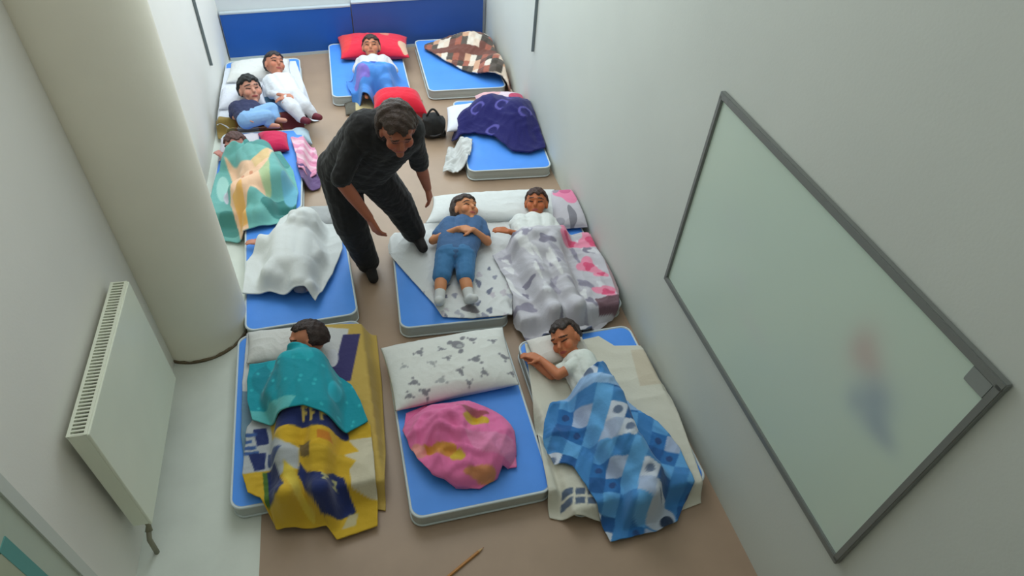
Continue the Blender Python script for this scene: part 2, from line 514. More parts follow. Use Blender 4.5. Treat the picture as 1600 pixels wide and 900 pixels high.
    hm = mat('hair_%d_%d_%d' % tuple(hairc), hairc, .5, bump=.6, bscale=120, mottle=.25, mscale=40)
    h = link('hair', from_bm(bm, 'hair'), hm, t, smooth=True)
    if hair == 'tail':
        b2 = Blob(); k0 = c - f * .095 * hs + u * .02 * hs
        b2.cone(k0, k0 - f * .05 - u * .02, .028, .034); b2.cone(k0 - f * .05 - u * .02, k0 - f * .06 - u * .09, .034, .015)
        b2.build('hair_bun', hm, h, .006, 3)
    # clothes
    if shirt:
        K = Blob(); e = .010 * s + .003
        K.cone(ch, hp, .095 * s * b + e, .097 * s * b + e)
        for a in ('L', 'R'):
            S, H = J['sh' + a], J['hip' + a]
            K.cone(lerp(S, ch, .28), lerp(H, hp, .15), .082 * s * b + e, .090 * s * b + e)
            K.cone(lerp(nk, ch, .85), S, .056 * s + e, .056 * s + e)
            if shirt_sleeve <= 1:
                K.cone(S, lerp(S, J['el' + a], shirt_sleeve), .052 * s + e, .048 * s + e)
            else:
                K.cone(S, J['el' + a], .050 * s + e, .042 * s + e); K.cone(J['el' + a], lerp(J['el' + a], J['ha' + a], shirt_sleeve - 1), .042 * s + e, .032 * s + e)
        K.build('shirt', mat('cloth_%d_%d_%d' % tuple(shirt), shirt, .85, bump=.2, bscale=40, sheen=.1), t, voxel * 1.2, 9, .014 * s)
    if pants:
        K = Blob(); e = .011 * s + .003
        K.cone(lerp(J['hipL'], hp, .2), lerp(J['hipR'], hp, .2), .094 * s * b + e, .094 * s * b + e)
        K.cone(hp, lerp(hp, ch, .22), .094 * s * b + e, .092 * s * b + e)
        for a in ('L', 'R'):
            H, Kn, A = J['hip' + a], J['kn' + a], J['an' + a]
            if pants_len <= .5:
                K.cone(H, lerp(H, Kn, pants_len * 2), .086 * s + e, .070 * s + e)
            else:
                K.cone(H, Kn, .086 * s * b + e, .064 * s * b + e + flare * .5)
                K.cone(Kn, lerp(Kn, A, pants_len * 2 - 1), .062 * s * b + e + flare * .5, .048 * s + e + flare)
        K.build('trousers', mat('cloth_%d_%d_%d' % tuple(pants), pants, .85, bump=.2, bscale=40, sheen=.1), t, voxel * 1.2, 3, .012 * s)
    if socks or shoes:
        for a in ('L', 'R'):
            K = Blob(); A = J['an' + a]; to = J.get('to' + a, Vector((0, -1, .3))).normalized(); dn = (A - J['kn' + a]).normalized(); e = .006
            K.cone(A - to * .035 * s + dn * .03 * s, A + to * .02 * s + dn * .03 * s, .036 * s + e, .038 * s + e)
            K.cone(A + dn * .03 * s, A + to * .13 * s + dn * .035 * s, .038 * s + e, .029 * s + e)
            if socks: K.cone(A - dn * .07 * s, A, .040 * s + e, .038 * s + e)
            cc_ = socks or shoes
            K.build('sock' if socks else 'shoe', mat('cloth_%d_%d_%d' % tuple(cc_), cc_, .8, bump=.15, bscale=40), t, .005, 3)
    t['_'] = 0; del t['_']
    PEOPLE[name + label] = cones
    return cones


PEOPLE = {}


# ------------------------------------------------------------------ cloths
def top_of(X, Y, cones=(), pillows=(), mats=True):
    """height of what carries a cloth: floor, mattresses, bodies, pillows"""
    Z = np.zeros_like(X)
    if mats:
        for cx, cy, hx, hy, ca, sa in MATS:
            lx = (X - cx) * ca + (Y - cy) * sa; ly = -(X - cx) * sa + (Y - cy) * ca
            inn = (abs(lx) < hx + .012) & (abs(ly) < hy + .012)
            Z = np.where(inn, np.maximum(Z, TH + .006), Z)
    for a, b, ra, rb in cones:
        dx, dy = b.x - a.x, b.y - a.y; L2 = dx * dx + dy * dy
        t = np.clip(((X - a.x) * dx + (Y - a.y) * dy) / L2, 0, 1) if L2 > 1e-9 else np.zeros_like(X)
        if L2 <= 1e-9: t = np.full_like(X, 1.0 if b.z > a.z else 0.0)
        px, py, pz, r = a.x + dx * t, a.y + dy * t, a.z + (b.z - a.z) * t, ra + (rb - ra) * t + .018
        d2 = r * r - (X - px) ** 2 - (Y - py) ** 2
        Z = np.where(d2 > 0, np.maximum(Z, pz + np.sqrt(np.maximum(d2, 0))), Z)
    for c, rx, ry, rz in pillows:
        d2 = 1 - ((X - c.x) / rx) ** 2 - ((Y - c.y) / ry) ** 2
        Z = np.where(d2 > 0, np.maximum(Z, c.z + rz * np.sqrt(np.maximum(d2, 0))), Z)
    return Z


def poly_sample(pts, t):
    P = np.array(pts, float); d = np.r_[0, np.cumsum(np.hypot(*np.diff(P, axis=0).T))]; d /= d[-1]
    return np.stack([np.interp(t, d, P[:, k]) for k in (0, 1)], 1)


def coons(top, right, bottom, left, nu, nv):
    """top l->r, right t->b, bottom l->r, left t->b"""
    u = np.linspace(0, 1, nu); v = np.linspace(0, 1, nv)
    T, Bm, L, R = poly_sample(top, u), poly_sample(bottom, u), poly_sample(left, v), poly_sample(right, v)
    U, Vv = np.meshgrid(u, v); U = U[..., None]; Vv = Vv[..., None]
    S = (1 - Vv) * T[None] + Vv * Bm[None] + (1 - U) * L[:, None] + U * R[:, None]
    S -= (1 - U) * (1 - Vv) * T[0] + U * (1 - Vv) * T[-1] + (1 - U) * Vv * Bm[0] + U * Vv * Bm[-1]
    return S[..., 0], S[..., 1]


def folds(X, Y, seed, amp, freq, ang=None, aniso=1.0):
    rnd = np.random.RandomState(seed); Z = np.zeros_like(X)
    for i in range(5):
        a = (rnd.uniform(0, math.pi) if ang is None else ang + rnd.uniform(-.5, .5))
        k = freq * rnd.uniform(.6, 1.5) * (1 + .45 * i)
        w_ = X * math.cos(a) + Y * math.sin(a); o_ = -X * math.sin(a) + Y * math.cos(a)
        ph = rnd.uniform(0, 6, 3)
        s_ = np.sin(k * w_ + ph[0] + 1.3 * np.sin(o_ * k * .45 + ph[1]) + .7 * np.sin(o_ * k * .9 + ph[2]))
        env = .55 + .45 * np.sin(o_ * k * .3 + ph[2]) * np.cos(w_ * k * .2 + ph[1])
        Z += (1 - np.abs(s_)) ** 1.3 * env / (1 + .45 * i)
    return Z * amp / 2.2


def cloth(name, label, cat, sides, zp, colour, support, parent=None, amp=.012, freq=16, seed=1, thick=.007, relax=70, step=.0065,
          lift=None, group=None, ang=None, clear=.004, hem=True, sheen=.15, rough=.9, flat=False):
    """sides in pixel points (placed at height zp), draped over support(X, Y)"""
    W = [[tuple(at(x, y, zp))[:2] for x, y in side] for side in sides]
    def ln(p): return sum(math.dist(a, b) for a, b in zip(p, p[1:]))
    nu = int(max(ln(W[0]), ln(W[2])) / step) + 2; nv = int(max(ln(W[1]), ln(W[3])) / step) + 2
    X, Y = coons(W[0], W[1], W[2], W[3], nu, nv)
    rnd = np.random.RandomState(seed)
    Sp = support(X, Y) + clear
    Z = Sp.copy()
    for it in range(relax):
        P = np.pad(Z, 1, mode='edge')
        A = (P[:-2, 1:-1] + P[2:, 1:-1] + P[1:-1, :-2] + P[1:-1, 2:]) / 4
        Z = np.maximum(Sp, A - .0004)
    for it in range(4):
        P = np.pad(Z, 1, mode='edge'); Z = (P[:-2, 1:-1] + P[2:, 1:-1] + P[1:-1, :-2] + P[1:-1, 2:] + 2 * Z) / 6
    Z = np.maximum(Z, Sp - .004)
    Z = Z + folds(X, Y, seed, amp, freq, ang)
    px, py = plan(X, Y, zp)
    if lift is not None: Z = Z + lift(px, py, X, Y)
    gx = abs(np.gradient(px, axis=1)).mean() * .3; gy = abs(np.gradient(py, axis=0)).mean() * .3
    C = sum(colour(px + i * gx, py + j * gy) for i in (-1, 0, 1) for j in (-1, 0, 1)) / 9.0
    X = np.clip(X, XL0 + (XL1 - XL0) * Y / 6.6 + .012, XR0 + (XR1 - XR0) * Y / 6.6 - .018)
    verts = np.stack([X, Y, Z], -1).reshape(-1, 3)
    idx = np.arange(nu * nv).reshape(nv, nu)
    q = np.stack([idx[1:, :-1], idx[1:, 1:], idx[:-1, 1:], idx[:-1, :-1]], -1).reshape(-1, 4)
    me = bpy.data.meshes.new(name); me.from_pydata(verts.tolist(), [], q.tolist()); me.update()
    if me.polygons[len(q) // 2].normal.z < 0: me.flip_normals()
    ca = me.color_attributes.new('Col', 'FLOAT_COLOR', 'POINT')
    Cl = lina(np.broadcast_to(C, X.shape + (3,)).reshape(-1, 3))
    ca.data.foreach_set('color', np.c_[Cl, np.ones(len(Cl))].ravel())
    o = link(name, me, mat('printed_cloth' if rough > .8 else 'printed_cloth_smooth', None, rough, vcol=True, bump=.18, bscale=70, sheen=sheen), parent, True)
    sm = o.modifiers.new('thickness', 'SOLIDIFY'); sm.thickness = thick; sm.offset = 1
    if label: tag(o, label, cat, group)
    return o


# print helpers: start from a ground colour and paint shapes in pattern coordinates
def ground(px, rgb): return np.ones(px.shape + (3,)) * np.array(rgb, float)


def ell(C, px, py, cx, cy, rx, ry, rgb, rot=0.0, wob=0.0):
    a = math.radians(rot); dx, dy = px - cx, py - cy
    ex = (dx * math.cos(a) + dy * math.sin(a)) / rx; ey = (-dx * math.sin(a) + dy * math.cos(a)) / ry
    k = 1 + wob * np.sin(3 * np.arctan2(ey, ex) + cx)
    C[ex * ex + ey * ey < k] = rgb


def pol(C, px, py, pts, rgb):
    inside = np.zeros(px.shape, bool); n = len(pts)
    for i in range(n):
        (x0, y0), (x1, y1) = pts[i], pts[(i + 1) % n]
        if y0 == y1: continue
        cr = ((y0 > py) != (y1 > py)) & (px < (x1 - x0) * (py - y0) / (y1 - y0) + x0)
        inside ^= cr
    C[inside] = rgb


def pillow(name, label, corners, z0, h, colour, parent=None, group=None, cat='pillow', seed=1, bulge=.06, pinch=.10, n=90, rough=.9, zp=None):
    """stuffed pillow from its four corner pixels (tl, tr, br, bl)"""
    zp = z0 + h * .5 if zp is None else zp
    c = [np.array(tuple(at(x, y, zp))[:2]) for x, y in corners]
    u = np.linspace(-1, 1, n); U, V = np.meshgrid(u, u)
    a, b = (U + 1) / 2, (1 - V) / 2
    P = ((1 - a) * (1 - b))[..., None] * c[0] + (a * (1 - b))[..., None] * c[1] + (a * b)[..., None] * c[2] + ((1 - a) * b)[..., None] * c[3]
    cen = sum(c) / 4
    k = 1 - pinch * .5 * ((1 - U ** 2) * V ** 2 + (1 - V ** 2) * U ** 2)
    P = cen + (P - cen) * k[..., None]
    prof = (np.maximum(0, (1 - np.abs(U) ** 3.2)) * np.maximum(0, (1 - np.abs(V) ** 3.2))) ** .55
    X, Y = P[..., 0], P[..., 1]
    X = np.clip(X, XL0 + (XL1 - XL0) * Y / 6.6 + .012, XR0 + (XR1 - XR0) * Y / 6.6 - .018)
    fo = folds(X, Y, seed, .010, 18) * np.minimum(1, prof * 2.5)
    zt = z0 + h * .30 + h * .70 * prof + fo; zb = z0 + h * .30 - h * .30 * np.minimum(1, prof * 1.6)
    px, py = plan(X, Y, zp)
    gx = abs(np.gradient(px, axis=1)).mean() * .3; gy = abs(np.gradient(py, axis=0)).mean() * .3
    C = sum(colour(px + i * gx, py + j * gy) for i in (-1, 0, 1) for j in (-1, 0, 1)) / 9.0
    N = n * n; idx = np.arange(N).reshape(n, n)
    q = np.stack([idx[:-1, :-1], idx[:-1, 1:], idx[1:, 1:], idx[1:, :-1]], -1).reshape(-1, 4)
    verts = np.concatenate([np.stack([X, Y, zt], -1).reshape(-1, 3), np.stack([X, Y, zb], -1).reshape(-1, 3)])
    bm = bmesh.new(); vs = [bm.verts.new(v) for v in verts]
    for f in q: bm.faces.new([vs[i] for i in f])
    for f in q: bm.faces.new([vs[i + N] for i in f[::-1]])
    rim = list(idx[0]) + list(idx[1:, -1]) + list(idx[-1, -2::-1]) + list(idx[-2:0:-1, 0])
    for i in range(len(rim)):
        p_, q_ = rim[i], rim[(i + 1) % len(rim)]
        bm.faces.new((vs[p_], vs[q_], vs[q_ + N], vs[p_ + N]))
    me = from_bm(bm, name)
    ca = me.color_attributes.new('Col', 'FLOAT_COLOR', 'POINT')
    Cl = lina(np.broadcast_to(C, X.shape + (3,)).reshape(-1, 3)); Cl = np.concatenate([Cl, Cl])
    ca.data.foreach_set('color', np.c_[Cl, np.ones(len(Cl))].ravel())
    o = link(name, me, mat('printed_cloth', None, .9, vcol=True, bump=.18, bscale=70, sheen=.15), parent, True)
    tag(o, label, cat, group)
    return o


def plain(rgb): return lambda px, py: ground(px, rgb)


# ------------------------------------------------------------------ people
def P(u, v, z): return at(u, v, z)


woman = person('person', dict(
    head=P(621, 203, 1.25), face=(.12, -.95, -.28), crown=(.05, -.28, .95), neck=P(608, 192, 1.20),
    shL=P(562, 204, 1.14), shR=P(642, 206, 1.13), elL=P(532, 282, .92), haL=P(577, 340, .68), elR=P(656, 256, .84), haR=P(668, 294, .62),
    hdL=(.35, -.25, -.9), hdR=(.15, .05, -1), pnL=(.6, .5, .1), pnR=(-.8, .3, 0), thL=(-1, 0, 0), thR=(1, 0, 0),
    hipL=P(528, 262, .78), hipR=P(578, 266, .78), knL=P(548, 350, .42), knR=P(622, 318, .45), anL=P(574, 408, .085), anR=P(647, 362, .205),
    toL=(.15, -1, -.12), toR=(.25, -1, -.12)), .96, (168, 100, 74), (58, 42, 32),
    'standing adult in black top and trousers bending forward with hanging arms',
    shirt=(23, 22, 22), shirt_sleeve=.95, pants=(21, 20, 20), pants_len=1.0, shoes=(34, 30, 28), hs=1.06, hair='long', hair_vol=1.14, fringe=.40, curl=.5, build=1.32, loc=0, flare=.018, head_scale=1.0)

kidE = person('person', dict(
    head=P(727, 328, .235), face=(.45, -.35, .8), crown=(-.05, 1, .35), neck=P(724, 346, .20),
    shL=P(697, 354, .19), shR=P(750, 352, .19), elL=P(676, 376, .17), elR=P(762, 378, .17), haL=P(716, 357, .29), haR=P(740, 359, .29),
    hdL=(.9, .1, -.1), hdR=(-.8, .3, -.05), thL=(-1, 0, 0), thR=(1, 0, 0),
    hipL=P(697, 400, .19), hipR=P(727, 400, .19), knL=P(689, 438, .18), knR=P(727, 438, .18), anL=P(687, 466, .155), anR=P(733, 463, .155),
    toL=(-.15, -.6, .7), toR=(.15, -.6, .7)), .70, (206, 140, 98), (62, 48, 42),
    'child in denim blue shirt and shorts lying on back with arms folded over the belly',
    shirt=(64, 100, 142), shirt_sleeve=.6, pants=(62, 116, 162), pants_len=.42, socks=(206, 208, 206), hs=.92, build=1.12, hair='long', hair_vol=1.06)

kidF = person('person', dict(
    head=P(838, 318, .235), face=(-.30, -.62, .75), crown=(.25, .85, .45), neck=P(832, 337, .20),
    shL=P(806, 350, .19), shR=P(860, 348, .19), elL=P(822, 371, .19), elR=P(874, 370, .19), haL=P(796, 362, .24), haR=P(834, 372, .27),
    hdL=(-.9, .35, .1), hdR=(-.95, .05, -.05), thL=(-1, 0, 0), thR=(1, 0, 0),
    hipL=P(828, 402, .18), hipR=P(858, 402, .18), knL=P(842, 442, .17), knR=P(876, 438, .17), anL=P(858, 478, .15), anR=P(890, 472, .15),
    toL=(.0, -.7, .5), toR=(.2, -.7, .5)), .70, (186, 108, 66), (66, 42, 32),
    'child in white tee with one arm stretched across, under the pink flowered blanket',
    shirt=(222, 226, 222), shirt_sleeve=.5, pants=(120, 124, 140), hs=.92, build=1.1)

kid1 = person('person', dict(
    head=P(480, 533, .225), face=(-.93, -.12, .10), crown=(.15, .60, .75), neck=P(470, 555, .20),
    shL=P(452, 582, .20), shR=P(496, 578, .20), elL=P(432, 622, .18), elR=P(515, 620, .19), haL=P(448, 652, .19), haR=P(500, 655, .19),
    hipL=P(462, 652, .19), hipR=P(500, 650, .19), knL=P(450, 705, .18), knR=P(500, 702, .18), anL=P(455, 752, .15), anR=P(497, 748, .15),
    toL=(-.2, -.7, .5), toR=(.2, -.7, .5)), .68, (190, 124, 92), (52, 38, 32),
    'child with dark brown hair asleep under the turquoise and yellow blankets at front left',
    shirt=(52, 66, 120), shirt_sleeve=.6, pants=(60, 70, 100), hs=.95, fringe=.6)

kid3 = person('person', dict(
    head=P(884, 530, .215), face=(-.70, -.55, .45), crown=(-.10, .82, .50), neck=P(899, 548, .20),
    shL=P(893, 572, .15), shR=P(915, 562, .25), elL=P(862, 586, .145), elR=P(872, 586, .21), haL=P(836, 568, .15), haR=P(846, 562, .20),
    hdL=(-.5, .8, 0), hdR=(-.7, .7, -.1), thL=(-1, 0, 0), thR=(1, 0, 0),
    hipL=P(926, 640, .165), hipR=P(950, 632, .24), knL=P(950, 700, .16), knR=P(975, 686, .23), anL=P(992, 752, .15), anR=P(1012, 738, .19),
    toL=(-.4, -.9, .1), toR=(-.4, -.9, .1)), .70, (196, 122, 84), (54, 42, 36),
    'child in white shirt asleep with arms bent before the face under blue checks',
    shirt=(216, 222, 214), shirt_sleeve=.55, pants=(90, 100, 130), hs=.95, fringe=.5)

kid4 = person('person', dict(
    head=P(476, 352, .21), face=(-.5, -.2, .8), crown=(.5, .85, .1), neck=P(463, 364, .20),
    shL=P(440, 372, .19), shR=P(480, 380, .19), elL=P(424, 386, .15), elR=P(494, 402, .17), haL=P(406, 379, .15), haR=P(478, 415, .20),
    hdL=(-.8, .25, 0), thL=(-1, 0, 0),
    hipL=P(440, 418, .19), hipR=P(472, 420, .19), knL=P(425, 432, .19), knR=P(470, 446, .18), anL=P(450, 444, .15), anR=P(474, 448, .15),
    toL=(.4, -.4, .3), toR=(.2, -.4, .3)), .64, (200, 138, 116), (40, 34, 32),
    'child hidden beneath the plain pale grey blanket with one hand sticking out',
    shirt=(200, 150, 160), shirt_sleeve=1.5, pants=(120, 120, 130), hs=.88)

kid9 = person('person', dict(
    head=P(580, 74, .285), face=(-.08, -.72, .66), crown=(.05, .75, .65), neck=P(581, 86, .25),
    shL=P(563, 97, .215), shR=P(604, 96, .215), elL=P(557, 110, .18), elR=P(616, 110, .18), haL=P(572, 112, .26), haR=P(600, 112, .26),
    hdL=(.9, 0, 0), hdR=(-.9, 0, 0), thL=(-1, 0, 0), thR=(1, 0, 0),
    hipL=P(572, 119, .19), hipR=P(597, 119, .19), knL=P(572, 130, .19), knR=P(602, 130, .19), anL=P(572, 141, .155), anR=P(606, 141, .155),
    toL=(0, -1, .05), toR=(0, -1, .05)), .68, (200, 132, 100), (58, 44, 38),
    'child with head on the red pillow at the back centre, hands on chest',
    shirt=(206, 202, 204), shirt_sleeve=1.3, pants=(80, 100, 170), hs=.95)

kidA = person('person', dict(
    head=P(429, 101, .27), face=(.50, -.55, .65), crown=(-.15, .85, .45), neck=P(430, 117, .23),
    shL=P(419, 128, .20), shR=P(452, 124, .20), elL=P(424, 148, .18), elR=P(458, 146, .18), haL=P(440, 149, .25), haR=P(450, 152, .25),
    hdL=(.9, -.2, 0), hdR=(-.9, -.2, 0), thL=(-1, 0, 0), thR=(1, 0, 0),
    hipL=P(442, 154, .19), hipR=P(463, 152, .19), knL=P(458, 170, .21), knR=P(478, 166, .21), anL=P(470, 184, .155), anR=P(488, 178, .155),
    toL=(.5, -.8, .3), toR=(.5, -.8, .3)), .68, (196, 130, 104), (50, 44, 48),
    'child in white nearer the back wall in the left corner, maroon socks towards the aisle',
    shirt=(222, 226, 232), shirt_sleeve=1.6, pants=(214, 216, 222), socks=(112, 44, 56), hs=.95)

kidB = person('person', dict(
    head=P(391, 141, .275), face=(.38, -.72, .60), crown=(-.20, .70, .68), neck=P(386, 160, .23),
    shL=P(366, 170, .20), shR=P(400, 168, .20), elL=P(366, 182, .17), elR=P(408, 176, .17), haL=P(384, 184, .22), haR=P(396, 180, .22),
    hdL=(.9, 0, 0), hdR=(-.9, -.2, 0), thL=(-1, 0, 0), thR=(1, 0, 0),
    hipL=P(384, 188, .19), hipR=P(396, 182, .19), knL=P(418, 182, .20), knR=P(424, 170, .20), anL=P(420, 192, .155), anR=P(430, 184, .155),
    toL=(.8, -.5, .2), toR=(.8, -.5, .2)), .68, (208, 150, 128), (26, 28, 28),
    'black haired child in navy top curled on the corner mattress',
    shirt=(40, 46, 84), shirt_sleeve=.8, pants=(140, 182, 228), hs=1.0, hair_vol=1.12)

kid12 = person('person', dict(
    head=P(369, 229, .215), face=(-.35, -.80, .40), crown=(-.15, .60, .75), neck=P(384, 236, .20),
    shL=P(382, 250, .17), shR=P(412, 236, .23), elL=P(358, 254, .16), elR=P(424, 262, .20), haL=P(346, 243, .16), haR=P(405, 270, .20),
    hdL=(-.5, .8, 0), hdR=(-.8, 0, 0), thL=(-1, 0, 0), thR=(1, 0, 0),
    hipL=P(405, 284, .18), hipR=P(430, 278, .22), knL=P(372, 300, .17), knR=P(385, 296, .24), anL=P(398, 325, .15), anR=P(412, 322, .17),
    toL=(-.4, -.8, .1), toR=(-.4, -.8, .1)), .68, (202, 140, 128), (88, 58, 52),
    'child in pale pink top asleep on the side under the teal star blanket',
    shirt=(214, 192, 204), shirt_sleeve=1.2, pants=(200, 170, 180), hs=.9)

# ------------------------------------------------------------------ bedding of the front row
# front left
SUP0 = lambda X, Y: top_of(X, Y)


def c_yellow_sheet(px, py):
    C = ground(px, (196, 166, 84))
    pol(C, px, py, [(370, 500), (545, 515), (520, 640), (500, 700), (370, 700)], (205, 206, 204))
    pol(C, px, py, [(536, 524), (563, 522), (548, 596), (510, 596), (505, 566), (528, 556)], (58, 54, 104))
    ell(C, px, py, 520, 560, 9, 14, (206, 208, 212))
    pol(C, px, py, [(430, 512), (452, 512), (452, 546), (420, 546)], (86, 96, 134))
    pol(C, px, py, [(370, 612), (430, 612), (430, 720), (366, 720)], (112, 142, 160))
    return C


cloth('sheet', 'ochre and white bed sheet with a navy band, under the child with the turquoise blanket', 'sheet',
      ([(386, 522), (450, 513), (530, 507), (586, 506)], [(586, 506), (594, 580), (597, 640), (601, 700), (600, 782)], [(384, 735), (450, 762), (600, 782)], [(386, 522), (379, 600), (377, 680), (384, 735)]),
      .11, c_yellow_sheet, SUP0, amp=.010, seed=3, clear=.002, thick=.005)
pillow('pillow', 'white pillow behind the turquoise blanket, beside the pillar foot', [(386, 517), (500, 507), (512, 560), (384, 566)], .118, .065, plain((206, 206, 200)), seed=4)


def c_team(px, py):
    C = ground(px, (206, 168, 44))
    N_, Y_, W_ = (32, 46, 100), (214, 172, 40), (206, 198, 172)
    pol(C, px, py, [(545, 682), (590, 676), (592, 762), (548, 752), (545, 728), (556, 716), (536, 708)], W_)
    pol(C, px, py, [(372, 640), (418, 636), (428, 690), (450, 708), (470, 712), (468, 740), (438, 750), (425, 730), (372, 736)], (178, 182, 184))
    ell(C, px, py, 488, 678, 56, 27, N_)
    pol(C, px, py, [(432, 684), (544, 684), (560, 700), (520, 712), (450, 706)], Y_)
    for x, a in ((478, 0), (490, 0), (505, 4)):
        pol(C, px, py, [(x, 656), (x + 9, 656), (x + 9, 661), (x + 4, 661), (x + 4, 664), (x + 8, 664), (x + 8, 668), (x + 4, 668), (x + 4, 676), (x, 676)], (208, 184, 96))
    pol(C, px, py, [(394, 668), (414, 664), (420, 690), (400, 694)], N_)
    for k, (y, w_) in enumerate(((674, 20), (684, 14), (694, 20), (702, 24))):
        pol(C, px, py, [(379, y), (379 + w_, y - 1), (379 + w_, y + 4), (379, y + 5)], (60, 92, 150))
    pol(C, px, py, [(386, 705), (414, 703), (412, 728), (396, 732)], N_)
    pol(C, px, py, [(418, 706), (446, 714), (430, 728), (418, 726)], (58, 76, 124))
    pol(C, px, py, [(414, 734), (434, 728), (448, 770), (440, 782), (420, 782)], N_)
    pol(C, px, py, [(408, 734), (415, 734), (421, 782), (412, 782)], (74, 110, 44))
    pol(C, px, py, [(470, 706), (490, 704), (488, 724), (472, 722)], (112, 92, 50))
    pol(C, px, py, [(500, 690), (516, 690), (520, 702), (500, 702)], (206, 128, 40))
    pol(C, px, py, [(470, 730), (484, 744), (508, 748), (518, 738), (536, 742), (552, 778), (520, 794), (500, 790), (480, 768), (466, 748)], N_)
    for x in (504, 516):
        pol(C, px, py, [(x, 748), (x + 8, 747), (x + 8, 751), (x + 5, 756), (x + 9, 760), (x, 761), (x + 4, 752), (x, 752)], (176, 172, 120))
    pol(C, px, py, [(448, 730), (462, 742), (470, 768), (490, 788), (486, 798), (462, 780), (446, 752)], (216, 190, 70))
    pol(C, px, py, [(540, 782), (556, 780), (550, 800), (528, 806)], (196, 184, 140))
    return C


cloth('blanket', 'yellow and navy printed fleece blanket spilling off the foot of the front left mattress', 'blanket',
      ([(402, 640), (450, 640), (500, 638), (556, 644)], [(556, 644), (578, 660), (584, 720), (587, 762), (586, 800)], [(385, 764), (404, 772), (424, 806), (470, 804), (505, 802), (520, 822), (586, 800)], [(402, 640), (384, 662), (380, 700), (376, 735), (385, 764)]),
      .17, c_team, lambda X, Y: top_of(X, Y, kid1), amp=.026, freq=17, seed=11, clear=.022, step=.007)


def c_turq(px, py):
    C = ground(px, (20, 146, 160))
    ell(C, px, py, 420, 590, 26, 30, (18, 132, 146), 20, .2)
    ell(C, px, py, 458, 570, 40, 16, (24, 160, 172), 10, .2)
    for k in range(40):
        a, b = 390 + (k * 53) % 180, 550 + (k * 37) % 115
        ell(C, px, py, a, b, 2.6, 2.2, (48, 176, 186))
    pol(C, px, py, [(380, 636), (470, 642), (452, 668), (395, 664)], (92, 182, 182))
    ell(C, px, py, 524, 622, 8, 16, (40, 178, 196), 20)
    return C


cloth('blanket', 'turquoise fleece blanket over the shoulders of the child at front left', 'blanket',
      ([(388, 564), (430, 557), (482, 557), (514, 574)], [(514, 574), (548, 596), (562, 620), (574, 652)], [(392, 650), (430, 662), (480, 656), (540, 672), (574, 652)], [(388, 564), (384, 590), (384, 620), (392, 650)]),
      .2, c_turq, lambda X, Y: top_of(X, Y, kid1), amp=.018, freq=11, seed=14, clear=.054, ang=.4)

# front centre
def c_paw(px, py):
    C = ground(px, (224, 226, 220))
    for x, y, s, r in ((656, 560, 7, 0), (715, 549, 13, 10), (676, 578, 6, 30), (743, 572, 8, 0), (787, 562, 7, 20), (690, 603, 7, 0), (720, 590, 6, 50), (756, 590, 6, 0), (648, 605, 7, 0), (770, 540, 5, 0), (690, 556, 5, 20), (632, 580, 5, 0), (664, 618, 7, 20), (737, 540, 6, 0), (700, 570, 5, 10), (800, 585, 5, 0), (640, 622, 6, 0), (733, 604, 5, 0)):
        s *= .8; g = (136, 136, 142) if (x * 7 + y) % 3 else (172, 174, 174)
        ell(C, px, py, x, y, s, s * .62, g, r)
        a_ = (x * 13 + y * 5) % 6.28
        for q_, d_ in ((a_, 1.5), (a_ + 2.3, 1.3), (a_ + 3.9, 1.7)): ell(C, px, py, x + d_ * s * math.cos(q_), y + .7 * d_ * s * math.sin(q_), s * .42, s * .3, g, x * 7 % 180)
    ell(C, px, py, 718, 551, 5, 3, (176, 178, 178))
    return C


pillow('pillow', 'white pillow printed with grey blotches, on the front centre mattress', [(594, 540), (786, 507), (812, 597), (617, 639)], .108, .115, c_paw, seed=6, pinch=.06)


def c_pink(px, py):
    C = ground(px, (230, 116, 168))
    ell(C, px, py, 742, 664, 19, 15, (206, 168, 44), 0, .3)
    ell(C, px, py, 738, 652, 24, 6, (160, 78, 92), 0, .2)
    ell(C, px, py, 690, 712, 30, 10, (206, 142, 62), 8, .3)
    ell(C, px, py, 716, 722, 12, 8, (212, 180, 60), 0, .3)
    ell(C, px, py, 752, 744, 24, 9, (214, 140, 96), 0, .3)
    ell(C, px, py, 655, 712, 12, 10, (226, 148, 140), 40)
    pol(C, px, py, [(724, 690), (800, 690), (806, 724), (740, 716)], (230, 138, 180))
    return C


def lift_bundle(px, py, X, Y):
    d = ((px - 716) / 92) ** 2 + ((py - 692) / 66) ** 2
    dome = np.maximum(0, 1 - d) ** .6
    f = folds(X, Y, 41, .24, 8.5) + folds(X, Y, 43, .018, 24)
    cav = .05 * np.exp(-(((px - 742) / 18) ** 2 + ((py - 664) / 13) ** 2)) + .045 * np.exp(-(((px - 690) / 28) ** 2 + ((py - 712) / 10) ** 2))
    return dome * (.075 + f) - cav * np.minimum(1, dome * 2)


cloth('blanket', 'crumpled pink blanket with yellow patches bundled on the front centre mattress', 'blanket',
      ([(634, 642), (664, 630), (705, 632), (745, 630), (785, 646)], [(785, 646), (803, 672), (808, 726)], [(652, 722), (676, 744), (712, 758), (750, 760), (776, 744), (784, 730), (808, 726)], [(634, 642), (630, 672), (640, 700), (652, 722)]),
      .14, c_pink, SUP0, amp=.006, seed=21, lift=lift_bundle, step=.006, clear=.006, thick=.006)

# front right
def c_cream(px, py):
    C = ground(px, (212, 210, 194))
    for x in (880, 899, 918):
        pol(C, px, py, [(x, 764), (x + 15, 763), (x + 15, 773), (x, 774)], (88, 104, 128)); pol(C, px, py, [(x, 778), (x + 15, 777), (x + 15, 787), (x, 788)], (88, 104, 128))
    pol(C, px, py, [(985, 548), (1022, 545), (1034, 600), (1000, 604)], (204, 194, 172))
    return C


